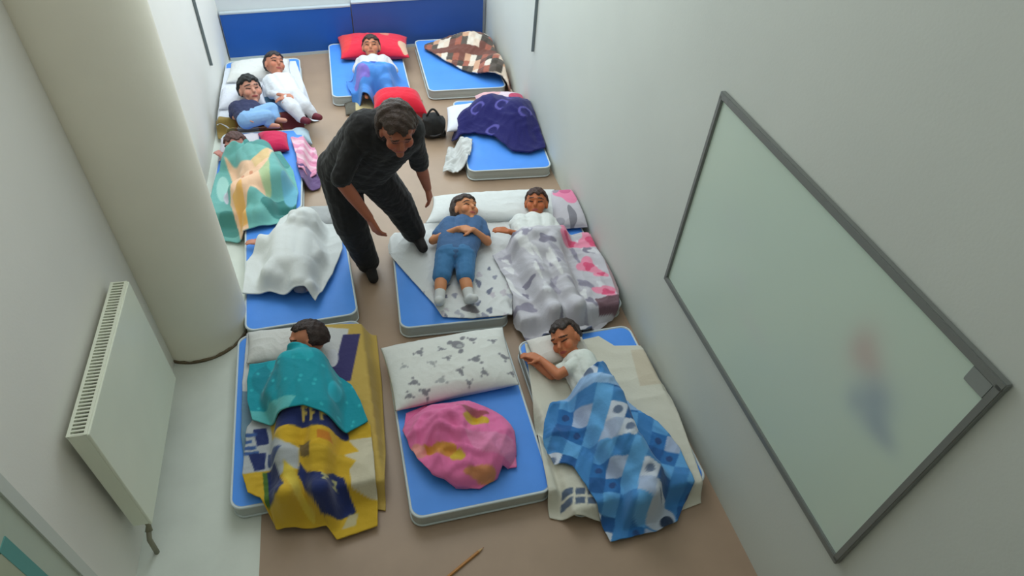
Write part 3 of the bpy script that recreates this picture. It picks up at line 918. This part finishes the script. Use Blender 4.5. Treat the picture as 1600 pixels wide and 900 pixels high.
cloth('sheet', 'cream bed sheet on the front right mattress, blue mattress showing at its top edge', 'sheet',
      ([(820, 538), (880, 538), (935, 526), (960, 541), (1012, 540)], [(1012, 540), (1042, 600), (1072, 680), (1104, 770)], [(862, 794), (900, 802), (960, 804), (1030, 798), (1104, 770)], [(820, 538), (832, 620), (842, 690), (862, 794)]),
      .11, c_cream, SUP0, amp=.012, freq=12, seed=31, clear=.003, thick=.005, ang=1.2)
pillow('pillow', 'small off white pillow poking out beside the face of the child at front right', [(822, 530), (905, 512), (925, 552), (835, 574)], .118, .06, plain((216, 212, 204)), seed=8)


def c_check(px, py):
    # woven checks, square to the cloth
    a = math.radians(12); U = (px - 960) * math.cos(a) + (py - 700) * math.sin(a); V = -(px - 960) * math.sin(a) + (py - 700) * math.cos(a)
    iu = np.floor(U / 25 + .14 * np.sin(V / 23)).astype(int); iv = np.floor(V / 22 + .14 * np.sin(U / 19)).astype(int)
    k = (iu * 3 + iv * 5 + (iu * iv) % 3) % 6
    pal = np.array([(66, 132, 192), (206, 214, 226), (38, 92, 152), (98, 166, 220), (46, 112, 176), (170, 186, 212)], float)
    C = pal[k]
    fu, fv = (U / 25 + .14 * np.sin(V / 23)) % 1, (V / 22 + .14 * np.sin(U / 19)) % 1
    m = (k == 1) & (((fu - .5) ** 2 + (fv - .5) ** 2) < .07); C[m] = (104, 120, 146)
    m = (k == 4) & (((fu - .5) ** 2 + (fv - .5) ** 2) < .05); C[m] = (44, 78, 130)
    band = (py < 640) & (abs(V + 76 + .12 * U) < 7); C[band] = (150, 186, 224)
    ell(C, px, py, 1052, 795, 11, 9, (44, 60, 84)); ell(C, px, py, 1040, 790, 26, 17, (186, 196, 210)); ell(C, px, py, 1052, 795, 11, 9, (44, 60, 84))
    return C


cloth('blanket', 'blue and white checked blanket over the child at front right, trailing onto the floor', 'blanket',
      ([(860, 626), (898, 616), (934, 592), (962, 602), (985, 624)], [(985, 624), (1030, 654), (1066, 694), (1088, 745), (1070, 792), (1035, 808)], [(868, 716), (896, 722), (925, 764), (948, 798), (962, 824), (1035, 808)], [(860, 626), (852, 650), (850, 676), (868, 716)]),
      .18, c_check, lambda X, Y: top_of(X, Y, kid3), amp=.046, freq=13, seed=33, clear=.024, step=.0065)

# ------------------------------------------------------------------ bedding of the middle rows
def c_grey(px, py):
    return ground(px, (212, 216, 214))


cloth('blanket', 'plain pale grey blanket covering a child on the mattress beside the pillar', 'blanket',
      ([(436, 334), (455, 324), (486, 320), (512, 330), (532, 344)], [(532, 344), (534, 380), (518, 420), (506, 440), (492, 466)], [(376, 450), (420, 452), (452, 458), (478, 456), (492, 466)], [(436, 334), (422, 356), (404, 376), (382, 402), (376, 450)]),
      .18, c_grey, lambda X, Y: top_of(X, Y, kid4), amp=.024, freq=8, seed=51, clear=.022, ang=.9, relax=160)
pillow('pillow', 'small grey pillow at the head of the plain grey blanket, behind the standing person', [(478, 322), (535, 322), (544, 352), (486, 352)], .108, .06, plain((168, 170, 170)), seed=9)


def c_print(px, py):
    C = ground(px, (216, 218, 216))
    rnd = random.Random(5)
    for k in range(60):
        x, y = rnd.uniform(640, 800), rnd.uniform(395, 500)
        if x < 745 and y < 450: continue
        ell(C, px, py, x, y, rnd.uniform(3, 8), rnd.uniform(2, 5), rnd.choice([(150, 152, 166), (176, 178, 186), (120, 124, 142), (196, 190, 196)]), rnd.uniform(0, 180), .4)
    ell(C, px, py, 735, 484, 14, 6, (116, 112, 116), 10, .3)
    return C


cloth('sheet', 'white sheet with grey print under the child in blue shorts', 'sheet',
      ([(606, 376), (640, 340), (690, 322), (745, 314), (800, 310)], [(800, 310), (800, 380), (803, 440), (800, 492)], [(612, 402), (640, 434), (676, 474), (692, 496), (740, 498), (800, 492)], [(606, 376), (608, 390), (612, 402)]),
      .11, c_print, SUP0, amp=.012, freq=15, seed=55, clear=.003, thick=.005)
pillow('pillow', 'wide white pillow shared by the two children lying side by side', [(676, 304), (868, 293), (872, 341), (664, 346)], .105, .085, plain((222, 226, 224)), seed=12)


def c_flower(px, py):
    C = ground(px, (196, 194, 200))
    rnd = random.Random(9)
    for k in range(46):
        x, y = rnd.uniform(780, 960), rnd.uniform(375, 515)
        ell(C, px, py, x, y, rnd.uniform(6, 20), rnd.uniform(2, 6), rnd.choice([(150, 146, 162), (216, 216, 220), (172, 168, 180), (222, 222, 222), (134, 130, 146)]), rnd.uniform(0, 60), .5)
    for x, y, rx, ry in ((925, 372, 22, 13), (918, 412, 16, 11), (948, 452, 20, 8), (888, 378, 20, 8), (938, 424, 12, 6)):
        ell(C, px, py, x, y, rx, ry, (232, 142, 168), 15, .5); ell(C, px, py, x + 2, y + 1, rx * .5, ry * .55, (218, 84, 122), 0, .5)
    pol(C, px, py, [(930, 464), (972, 456), (974, 474), (938, 480)], (112, 84, 92))
    pol(C, px, py, [(936, 380), (946, 380), (974, 450), (966, 458)], (156, 132, 134))
    return C


cloth('blanket', 'grey lilac blanket with pink flowers over the child by the right wall', 'blanket',
      ([(770, 396), (800, 382), (850, 380), (890, 366), (935, 356)], [(935, 356), (948, 400), (968, 450), (968, 472), (946, 490)], [(806, 488), (825, 512), (860, 518), (915, 512), (946, 490)], [(770, 396), (790, 430), (802, 460), (806, 488)]),
      .16, c_flower, lambda X, Y: top_of(X, Y, kidF), amp=.034, freq=14, seed=58, clear=.024, relax=160)


def c_flowpil(px, py):
    C = ground(px, (192, 188, 194))
    ell(C, px, py, 885, 308, 19, 14, (226, 130, 164), 20, .4); ell(C, px, py, 882, 303, 9, 6, (204, 96, 138))
    ell(C, px, py, 893, 342, 6, 14, (128, 126, 134), -20, .3); ell(C, px, py, 872, 350, 10, 5, (158, 156, 164)); ell(C, px, py, 868, 300, 5, 6, (150, 140, 152))
    return C


pillow('pillow', 'grey pillow with a pink flower, against the right wall beside the tanned child', [(858, 296), (906, 294), (922, 352), (864, 358)], .105, .085, c_flowpil, seed=13)


# right wall, third row: navy plush
def c_navy(px, py):
    C = ground(px, (21, 19, 92))
    for x, y in ((783, 190), (746, 188), (818, 200), (800, 178), (770, 212)):
        a = (px - x) / 11; b = (py - y) / 5.5
        r = a * a + b * b; m = (r < 1) & (r > .45) & (a + b < .9); C[m] = (88, 82, 158)
    ell(C, px, py, 816, 164, 20, 6, (110, 30, 92), 10, .3)
    return C


def lift_navy(px, py, X, Y):
    e = lambda cx, cy, rx, ry: np.exp(-(((px - cx) / rx) ** 2 + ((py - cy) / ry) ** 2))
    return .17 * e(808, 192, 34, 28) + .14 * e(760, 180, 28, 20) + .06 * e(724, 192, 12, 12)


cloth('blanket', 'navy plush blanket heaped on the mattress at the right wall', 'blanket',
      ([(708, 200), (724, 186), (744, 172), (780, 170), (812, 172), (836, 176)], [(836, 176), (850, 200), (852, 232)], [(712, 212), (742, 210), (772, 218), (800, 238), (828, 240), (852, 232)], [(708, 200), (706, 206), (712, 212)]),
      .12, c_navy, SUP0, amp=.03, freq=14, seed=61, lift=lift_navy, step=.009, thick=.012, clear=.01)
pillow('pillow', 'white pillow at the left of the navy plush blanket', [(698, 166), (752, 158), (748, 200), (698, 204)], .10, .07, plain((222, 224, 232)), seed=15)
pillow('pillow', 'pink and white pillow peeking out above the navy plush blanket', [(742, 146), (822, 148), (826, 172), (746, 172)], .10, .12, lambda px, py: (lambda C: (ell(C, px, py, 812, 160, 18, 8, (190, 66, 100)), ell(C, px, py, 760, 152, 22, 10, (226, 176, 180)), C)[-1])(ground(px, (226, 206, 216))), seed=16)


def lift_crumple(px, py, X, Y): return folds(X, Y, 71, .09, 22)


cloth('cloth', 'crumpled white cloth on the floor at the near left corner of the navy blanket mattress', 'cloth',
      ([(700, 232), (716, 228), (738, 234)], [(738, 234), (736, 252), (730, 268)], [(692, 268), (710, 272), (730, 268)], [(700, 232), (696, 250), (692, 268)]),
      .03, plain((204, 206, 204)), SUP0, amp=.01, seed=72, lift=lift_crumple, step=.008)


# back right: patchwork throw
def c_patch(px, py):
    iu = np.floor((px + py * .35) / 9.5).astype(int); iv = np.floor((py - px * .12) / 6.5).astype(int)
    k = (iu * 7 + iv * 3 + (iu * iv) % 5) % 7
    pal = np.array([(118, 74, 64), (224, 204, 184), (74, 66, 58), (206, 160, 130), (226, 214, 198), (92, 82, 74), (164, 96, 78)], float)
    return pal[k]


def lift_patch(px, py, X, Y):
    e = lambda cx, cy, rx, ry: np.exp(-(((px - cx) / rx) ** 2 + ((py - cy) / ry) ** 2))
    return .16 * e(735, 78, 40, 16) + .13 * e(775, 112, 26, 18)


cloth('throw', 'brown and cream patchwork throw heaped on the back right corner mattress', 'blanket',
      ([(664, 72), (690, 66), (740, 64), (768, 68)], [(768, 68), (788, 90), (800, 116), (804, 142)], [(664, 78), (690, 94), (722, 110), (752, 122), (785, 128), (804, 142)], [(664, 72), (663, 75), (664, 78)]),
      .12, c_patch, SUP0, amp=.035, freq=14, seed=63, lift=lift_patch, step=.009, thick=.012, clear=.008)


# back centre
def c_redpil(px, py):
    C = ground(px, (226, 40, 66))
    ell(C, px, py, 632, 76, 9, 8, (222, 180, 150), 0, .3); ell(C, px, py, 602, 60, 7, 5, (224, 130, 110), 0, .3); ell(C, px, py, 540, 70, 10, 14, (232, 58, 60))
    return C


pillow('pillow', 'wide red pillow with pale print under the child at the back centre', [(526, 54), (636, 54), (640, 86), (532, 88)], .105, .13, c_redpil, seed=17)


def c_bluek(px, py):
    C = ground(px, (72, 134, 210))
    ell(C, px, py, 566, 130, 12, 8, (122, 104, 190), 0, .4); ell(C, px, py, 548, 114, 10, 8, (44, 82, 168)); ell(C, px, py, 605, 112, 18, 7, (84, 160, 226)); ell(C, px, py, 585, 112, 6, 8, (50, 84, 176))
    return C


cloth('blanket', 'blue and violet blanket over the legs of the child on the red pillow', 'blanket',
      ([(540, 121), (570, 118), (604, 117), (634, 119)], [(634, 119), (640, 132), (642, 146)], [(550, 142), (570, 150), (600, 153), (642, 146)], [(540, 121), (543, 130), (550, 142)]),
      .17, c_bluek, lambda X, Y: top_of(X, Y, kid9), amp=.03, freq=15, seed=66, clear=.014)
o = pillow('cushion', 'red cushion on the floor behind the head of the bending adult', [(582, 146), (656, 144), (668, 172), (582, 174)], .055, .21, plain((222, 30, 56)), seed=18, bulge=.1, cat='cushion')
pillow('folded_blanket', 'folded ochre brown blanket under the red floor cushion', [(588, 156), (660, 154), (664, 180), (590, 184)], .0, .055, plain((150, 112, 62)), seed=19, cat='blanket')
pillow('folded_cloth', 'small cream and dark folded cloth at the near edge of the back centre mattress', [(536, 158), (588, 154), (590, 176), (540, 178)], .0, .05,
       lambda px, py: (lambda C: (pol(C, px, py, [(500, 100), (556, 100), (556, 220), (500, 220)], (96, 92, 80)), C)[-1])(ground(px, (206, 190, 140))), seed=20, cat='cloth')

# black bag on the floor
bp = at(677, 213, 0)
t = empty('bag', bp); tag(t, 'small black bag on the floor beside the red cushion', 'bag')
bm = bmesh.new()
bmesh.ops.create_uvsphere(bm, u_segments=28, v_segments=18, radius=1)
for v in bm.verts:
    x, y, z = v.co
    sx = math.copysign(abs(x) ** .6, x); sy = math.copysign(abs(y) ** .7, y); sz = math.copysign(abs(z) ** .6, z)
    v.co = Vector((bp.x + sx * .105 * (1 - .18 * sz) + .01 * math.sin(z * 7), bp.y + sy * .075 + .008 * math.sin(x * 9), .105 + sz * .102 + .006 * math.sin(x * 13 + y * 5)))
M_BLK = mat('black_fabric', (34, 34, 34), .8, bump=.25, bscale=50)
link('bag_body', from_bm(bm, 'bag_body'), M_BLK, t, True)
bm = bmesh.new(); add_tube(bm, [(bp.x - .05 + .1 * k / 10, bp.y - .01, .202 + .06 * math.sin(math.pi * k / 10)) for k in range(11)], .009, 8)
link('handle', from_bm(bm, 'handle'), M_BLK, t, True)
bm = bmesh.new(); add_tube(bm, [(bp.x + .09 * math.cos(a), bp.y - .080 + .02 * abs(math.cos(a)) , .10 + .05 * math.sin(a)) for a in [math.pi * (1 + k / 12) for k in range(13)]], .006, 6)
link('pocket_zip', from_bm(bm, 'pocket_zip'), mat('dark_zip', (70, 70, 72), .4), t, True)

# back left corner
pillow('pillow', 'white pillow in the far corner behind the child in white', [(360, 96), (452, 90), (456, 118), (352, 126)], .105, .10, plain((224, 224, 220)), seed=22)
pillow('pillow', 'white pillow against the left wall under the black haired child', [(346, 136), (410, 130), (416, 160), (340, 168)], .105, .10, plain((224, 226, 236)), seed=23)
cloth('sheet', 'white sheet on the back left corner mattress', 'sheet',
      ([(352, 108), (410, 102), (462, 96)], [(462, 96), (474, 130), (496, 172)], [(338, 192), (370, 196), (440, 184), (496, 172)], [(352, 108), (344, 150), (338, 192)]),
      .11, lambda px, py: (lambda C: (pol(C, px, py, [(398, 156), (456, 150), (452, 190), (404, 186)], (128, 180, 238)), pol(C, px, py, [(410, 153), (444, 150), (446, 160), (412, 162)], (72, 112, 142)), C)[-1])(ground(px, (222, 226, 234))), SUP0, amp=.014, freq=14, seed=24, clear=.003, thick=.005)
cloth('throw', 'olive brown and ochre throw hanging over the near edge of the corner mattress', 'blanket',
      ([(338, 188), (380, 192), (430, 184), (470, 176)], [(470, 176), (474, 186), (472, 196)], [(338, 206), (380, 208), (430, 204), (472, 196)], [(338, 188), (336, 198), (338, 206)]),
      .10, lambda px, py: (lambda C: (pol(C, px, py, [(300, 150), (368, 150), (368, 240), (300, 240)], (150, 126, 66)), pol(C, px, py, [(372, 150), (405, 150), (405, 240), (372, 240)], (150, 140, 130)), pol(C, px, py, [(440, 150), (500, 150), (500, 240), (440, 240)], (116, 52, 58)), C)[-1])(ground(px, (140, 92, 54))), SUP0, amp=.012, freq=20, seed=25, clear=.026, thick=.006)

# left wall, third row
def c_star(px, py):
    C = ground(px, (112, 178, 172))
    ell(C, px, py, 420, 240, 34, 12, (82, 148, 144), 10, .2); ell(C, px, py, 438, 318, 26, 14, (62, 128, 124), -10, .2); ell(C, px, py, 352, 330, 20, 12, (74, 140, 134))
    ell(C, px, py, 345, 285, 10, 20, (158, 206, 198)); ell(C, px, py, 452, 296, 12, 16, (110, 178, 200)); ell(C, px, py, 352, 300, 5, 9, (206, 206, 220)); ell(C, px, py, 415, 285, 12, 24, (178, 198, 152))
    pol(C, px, py, [(352, 250), (378, 262), (397, 268), (430, 250), (424, 274), (410, 288), (416, 312), (396, 310), (386, 322), (386, 346), (370, 350), (364, 330), (358, 310), (366, 294), (360, 274)], (240, 198, 164))
    pol(C, px, py, [(364, 306), (384, 304), (386, 340), (372, 344)], (240, 184, 104))
    pol(C, px, py, [(398, 268), (424, 252), (426, 268), (404, 280)], (224, 192, 140))
    ell(C, px, py, 397, 286, 3, 3, (214, 148, 116)); ell(C, px, py, 383, 288, 3, 3, (214, 148, 116))
    return C


cloth('blanket', 'teal green blanket with a peach star, over the child at the left wall', 'blanket',
      ([(352, 246), (380, 240), (396, 226), (420, 222), (436, 226)], [(436, 226), (456, 256), (464, 290), (458, 322)], [(328, 344), (366, 350), (410, 342), (440, 336), (458, 322)], [(352, 246), (334, 262), (324, 300), (328, 344)]),
      .19, c_star, lambda X, Y: top_of(X, Y, kid12, [(at(427, 220, .105), .13, .12, .095)]), amp=.016, freq=11, seed=26, clear=.014)
pillow('pillow', 'pale pillow under the child with the star blanket', [(344, 214), (404, 206), (414, 240), (340, 250)], .105, .055, plain((200, 196, 204)), seed=27)
pillow('pillow', 'crimson cushion to the right of the child under the star blanket', [(402, 206), (448, 206), (452, 232), (416, 236)], .105, .085, plain((206, 34, 84)), seed=28)
pillow('folded_cloth', 'pale blue folded cloth beside the crimson cushion', [(452, 204), (482, 202), (488, 222), (456, 224)], .0, .10, plain((182, 208, 222)), seed=29, cat='cloth')


def c_pinktowel(px, py):
    C = ground(px, (226, 152, 182))
    for y in (228, 240, 252): pol(C, px, py, [(430, y), (500, y - 2), (500, y + 4), (430, y + 6)], (236, 196, 210))
    ell(C, px, py, 450, 258, 16, 8, (210, 96, 146)); return C


cloth('towel', 'striped pink towel crumpled at the mattress edge right of the star blanket', 'towel',
      ([(456, 226), (472, 221), (490, 220)], [(490, 220), (496, 240), (492, 264)], [(468, 272), (478, 273), (492, 264)], [(456, 226), (464, 248), (468, 272)]),
      .08, c_pinktowel, SUP0, amp=.05, freq=18, seed=30, clear=.008)
cloth('cloth', 'violet cloth lying on the floor below the striped pink towel', 'cloth',
      ([(466, 272), (480, 270), (498, 270)], [(498, 270), (502, 282), (500, 294)], [(474, 296), (486, 298), (500, 294)], [(466, 272), (470, 284), (474, 296)]),
      .02, plain((106, 82, 126)), SUP0, amp=.04, freq=22, seed=36, clear=.008)

# ------------------------------------------------------------------ radiator on the left wall
RY0, RY1, RZ0, RZ1 = 1.59, 2.40, .20, .90
xw = xl(2.0); RXF = xw + .105; RXB = xw + .034
M_RAD = mat('radiator_enamel', (232, 236, 216), .38, mottle=.02)
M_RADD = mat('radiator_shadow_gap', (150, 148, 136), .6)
t = empty('radiator', (xw + .06, 2.0, 0)); tag(t, 'white panel radiator with slotted top grille on the left wall in front of the pillar', 'radiator')
bm = bmesh.new(); add_box(bm, (RXF - .012, RY0, RZ0), (RXF, RY1, RZ1), .005, 3); link('front_panel', from_bm(bm, 'f'), M_RAD, t)
bm = bmesh.new(); add_box(bm, (RXB, RY0 + .01, RZ0 + .01), (RXB + .012, RY1 - .01, RZ1 - .01), .004); link('back_panel', from_bm(bm, 'b'), M_RAD, t)
bm = bmesh.new()
y = RY0 + .03
while y < RY1 - .03:
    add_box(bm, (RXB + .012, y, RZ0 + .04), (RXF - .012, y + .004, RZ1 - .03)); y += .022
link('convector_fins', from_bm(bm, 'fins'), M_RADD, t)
for y in (RY0, RY1 - .006):
    bm = bmesh.new(); add_box(bm, (RXB - .002, y, RZ0 + .01), (RXF - .01, y + .006, RZ1 + .002), .002); link('side_panel', from_bm(bm, 's'), M_RAD, t)
bm = bmesh.new()
add_box(bm, (RXB - .004, RY0, RZ1 - .004), (RXB + .008, RY1, RZ1 + .004), .001); add_box(bm, (RXF - .018, RY0, RZ1 - .004), (RXF - .006, RY1, RZ1 + .004), .001)
y = RY0 + .004
while y < RY1 - .004:
    add_box(bm, (RXB, y, RZ1 - .004), (RXF - .01, y + .007, RZ1 + .003)); y += .017
link('top_grille', from_bm(bm, 'g'), M_RAD, t)
bm = bmesh.new(); add_tube(bm, [(RXB + .035, RY0 + .03, RZ0 + .02), (RXB + .035, RY0 + .03, RZ0 - .05), (RXB + .035, RY0 + .01, RZ0 - .07)], [.010, .010, .016], 12); link('valve', from_bm(bm, 'v'), mat('brass_valve', (150, 146, 124), .35, metal=.6), t, True)
bm = bmesh.new(); add_tube(bm, [(RXB + .035, RY0 + .01, RZ0 - .065), (RXB + .035, RY0 - .02, RZ0 - .09), (RXB + .035, RY0 - .03, .0)], .011, 12); link('pipe', from_bm(bm, 'p'), mat('pipe_paint', (140, 138, 118), .5), t, True)
for yy in (RY0 + .12, RY1 - .12):
    bm = bmesh.new(); add_box(bm, (xl(yy) + .003, yy - .012, RZ1 - .2), (RXB + .004, yy + .012, RZ1 - .06), .002); link('bracket', from_bm(bm, 'k'), M_RAD, t)

# ------------------------------------------------------------------ whiteboard on the right wall
BY0, BY1, BZ0, BZ1 = .70, 2.26, .645, 1.712
t = empty('whiteboard', (xr(1.5), 1.5, BZ0)); tag(t, 'large greenish white marker board with grey aluminium frame on the right wall', 'whiteboard')
ny, nz = 160, 106
Y, Z = np.meshgrid(np.linspace(BY0 + .012, BY1 - .012, ny), np.linspace(BZ0 + .012, BZ1 - .012, nz))
C = ground(Y, (204, 222, 207))
rnd = np.random.RandomState(3)
soft = lambda cy, cz, ry, rz: np.exp(-(((Y - cy) / ry) ** 2 + ((Z - cz) / rz) ** 2))[..., None]
red, blu, refl_pale = np.array((196, 150, 148.)), np.array((140, 156, 176.)), np.array((206, 216, 210.))
for cy, cz, ry, rz, a, col in ((1.09, 1.42, .06, .09, .32, red), (1.03, 1.40, .06, .06, .25, red), (.95, 1.32, .07, .08, .5, blu), (.90, 1.25, .06, .06, .42, blu), (1.0, 1.24, .05, .06, .3, blu), (.84, 1.24, .05, .04, .3, blu),
                               (1.75, 1.1, .10, .06, .35, refl_pale), (1.55, 1.0, .12, .05, .35, refl_pale), (1.9, 1.3, .12, .08, .25, refl_pale), (.75, .75, .05, .10, .35, refl_pale)):  # pale blobs are reflections painted into the board colour; red and blue are ink
    k = a * soft(cy, cz, ry, rz); C = C * (1 - k) + col * k
idx = np.arange(ny * nz).reshape(nz, ny)
bm = bmesh.new(); vs = [bm.verts.new((xr(y) - .012, y, z)) for y, z in zip(Y.ravel(), Z.ravel())]
for q in np.stack([idx[:-1, :-1], idx[:-1, 1:], idx[1:, 1:], idx[1:, :-1]], -1).reshape(-1, 4): bm.faces.new([vs[i] for i in q])
bv = [bm.verts.new((xr(y) - .002, y, z)) for y, z in ((BY0 + .012, BZ0 + .012), (BY1 - .012, BZ0 + .012), (BY1 - .012, BZ1 - .012), (BY0 + .012, BZ1 - .012))]
bm.faces.new(bv)
me = from_bm(bm, 'board_surface')
ca = me.color_attributes.new('Col', 'FLOAT_COLOR', 'POINT'); Cl = np.concatenate([lina(C.reshape(-1, 3)), lina(np.array([(204, 222, 207)] * 4))])
ca.data.foreach_set('color', np.c_[Cl, np.ones(len(Cl))].ravel())
link('board_surface', me, mat('board_enamel', None, .28, vcol=True, spec=.4), t, True)
M_ALU = mat('board_frame', (128, 132, 128), .45, metal=.25)


def rail(y0, z0, y1, z1, name, m=M_ALU, w0=.016, dep=.024):
    bm = bmesh.new(); vs = []
    a = Vector((0, y1 - y0, z1 - z0)).normalized(); n = Vector((0, -a.z, a.y))
    for yy, zz in ((y0, z0), (y1, z1)):
        for s_, d in ((-1, .001), (1, .001), (1, dep), (-1, dep)):
            p = Vector((0, yy, zz)) + n * w0 * s_; vs.append(bm.verts.new((xr(p.y) - d, p.y, p.z)))
    for f in ((0, 1, 2, 3), (4, 7, 6, 5), (0, 4, 5, 1), (1, 5, 6, 2), (2, 6, 7, 3), (3, 7, 4, 0)): bm.faces.new([vs[i] for i in f])
    bmesh.ops.bevel(bm, geom=list(bm.edges), offset=.003, segments=2, affect='EDGES')
    return link(name, from_bm(bm, name), m, t)


rail(BY0 - .012, BZ0, BY1 + .012, BZ0, 'frame'); rail(BY0 - .012, BZ1, BY1 + .012, BZ1, 'frame')
rail(BY0, BZ0, BY0, BZ1, 'frame', w0=.012); rail(BY1, BZ0, BY1, BZ1, 'frame', w0=.012)
rail(BY0 + .012, BZ1 - .045, BY0 + .085, BZ1 - .045, 'corner_clip', mat('clip_grey', (140, 146, 142), .5), .03, .02)

# ------------------------------------------------------------------ picture board at the near left
t = empty('notice_board', (xl(.9), .9, .4)); tag(t, 'pale green notice board with teal stripe on the left wall near the bottom left corner', 'board')
KY0, KY1, KZ0, KZ1 = .3, 1.255, .30, 1.5
def lwall_box(y0, y1, z0, z1, d0, d1, name, m):
    bm = bmesh.new(); vs = []
    for z in (z0, z1):
        for y, d in ((y0, d0), (y1, d0), (y1, d1), (y0, d1)): vs.append(bm.verts.new((xl(y) + d, y, z)))
    for f in ((0, 1, 2, 3), (4, 7, 6, 5), (0, 4, 5, 1), (1, 5, 6, 2), (2, 6, 7, 3), (3, 7, 4, 0)): bm.faces.new([vs[i] for i in f])
    return link(name, from_bm(bm, name), m, t)
lwall_box(KY0, KY1, KZ0, KZ1, .001, .014, 'backing', mat('board_pale_green', (186, 196, 180), .6, mottle=.03))
lwall_box(KY1, KY1 + .045, KZ0, KZ1, .001, .022, 'frame', mat('board_edge', (204, 208, 200), .6))
lwall_box(KY0, KY1, KZ0 - .045, KZ0, .001, .022, 'frame', mat('board_edge'))
lwall_box(1.115, 1.165, KZ0 + .1, 1.03, .014, .018, 'teal_stripe', mat('teal_card', (96, 158, 152), .6))
lwall_box(KY0 + .1, 1.115, KZ0 + .1, 1.02, .014, .017, 'picture_sheet', mat('sheet_olive', (176, 182, 158), .6, mottle=.05))

# ------------------------------------------------------------------ pencil on the floor
p0, p1 = at(694, 906, .0072), at(756, 855, .0072)
d = (p1 - p0).normalized()
t = empty('pencil', p0.lerp(p1, .5) - Vector((0, 0, .0072))); tag(t, 'orange pencil lying on the brown floor in front of the mattresses', 'pencil')
bm = bmesh.new(); add_tube(bm, [p0, p0.lerp(p1, .86)], .007, 6); link('shaft', from_bm(bm, 'shaft'), mat('pencil_orange', (190, 132, 70), .4), t)
bm = bmesh.new(); add_tube(bm, [p0.lerp(p1, .86), p0.lerp(p1, .97)], [.007, .002], 10); link('sharpened_wood', from_bm(bm, 'w'), mat('pencil_wood', (206, 168, 120), .7), t)
bm = bmesh.new(); add_tube(bm, [p0.lerp(p1, .97), p1], [.002, .0005], 8); link('lead_tip', from_bm(bm, 'l'), mat('pencil_lead', (150, 60, 40), .4), t)
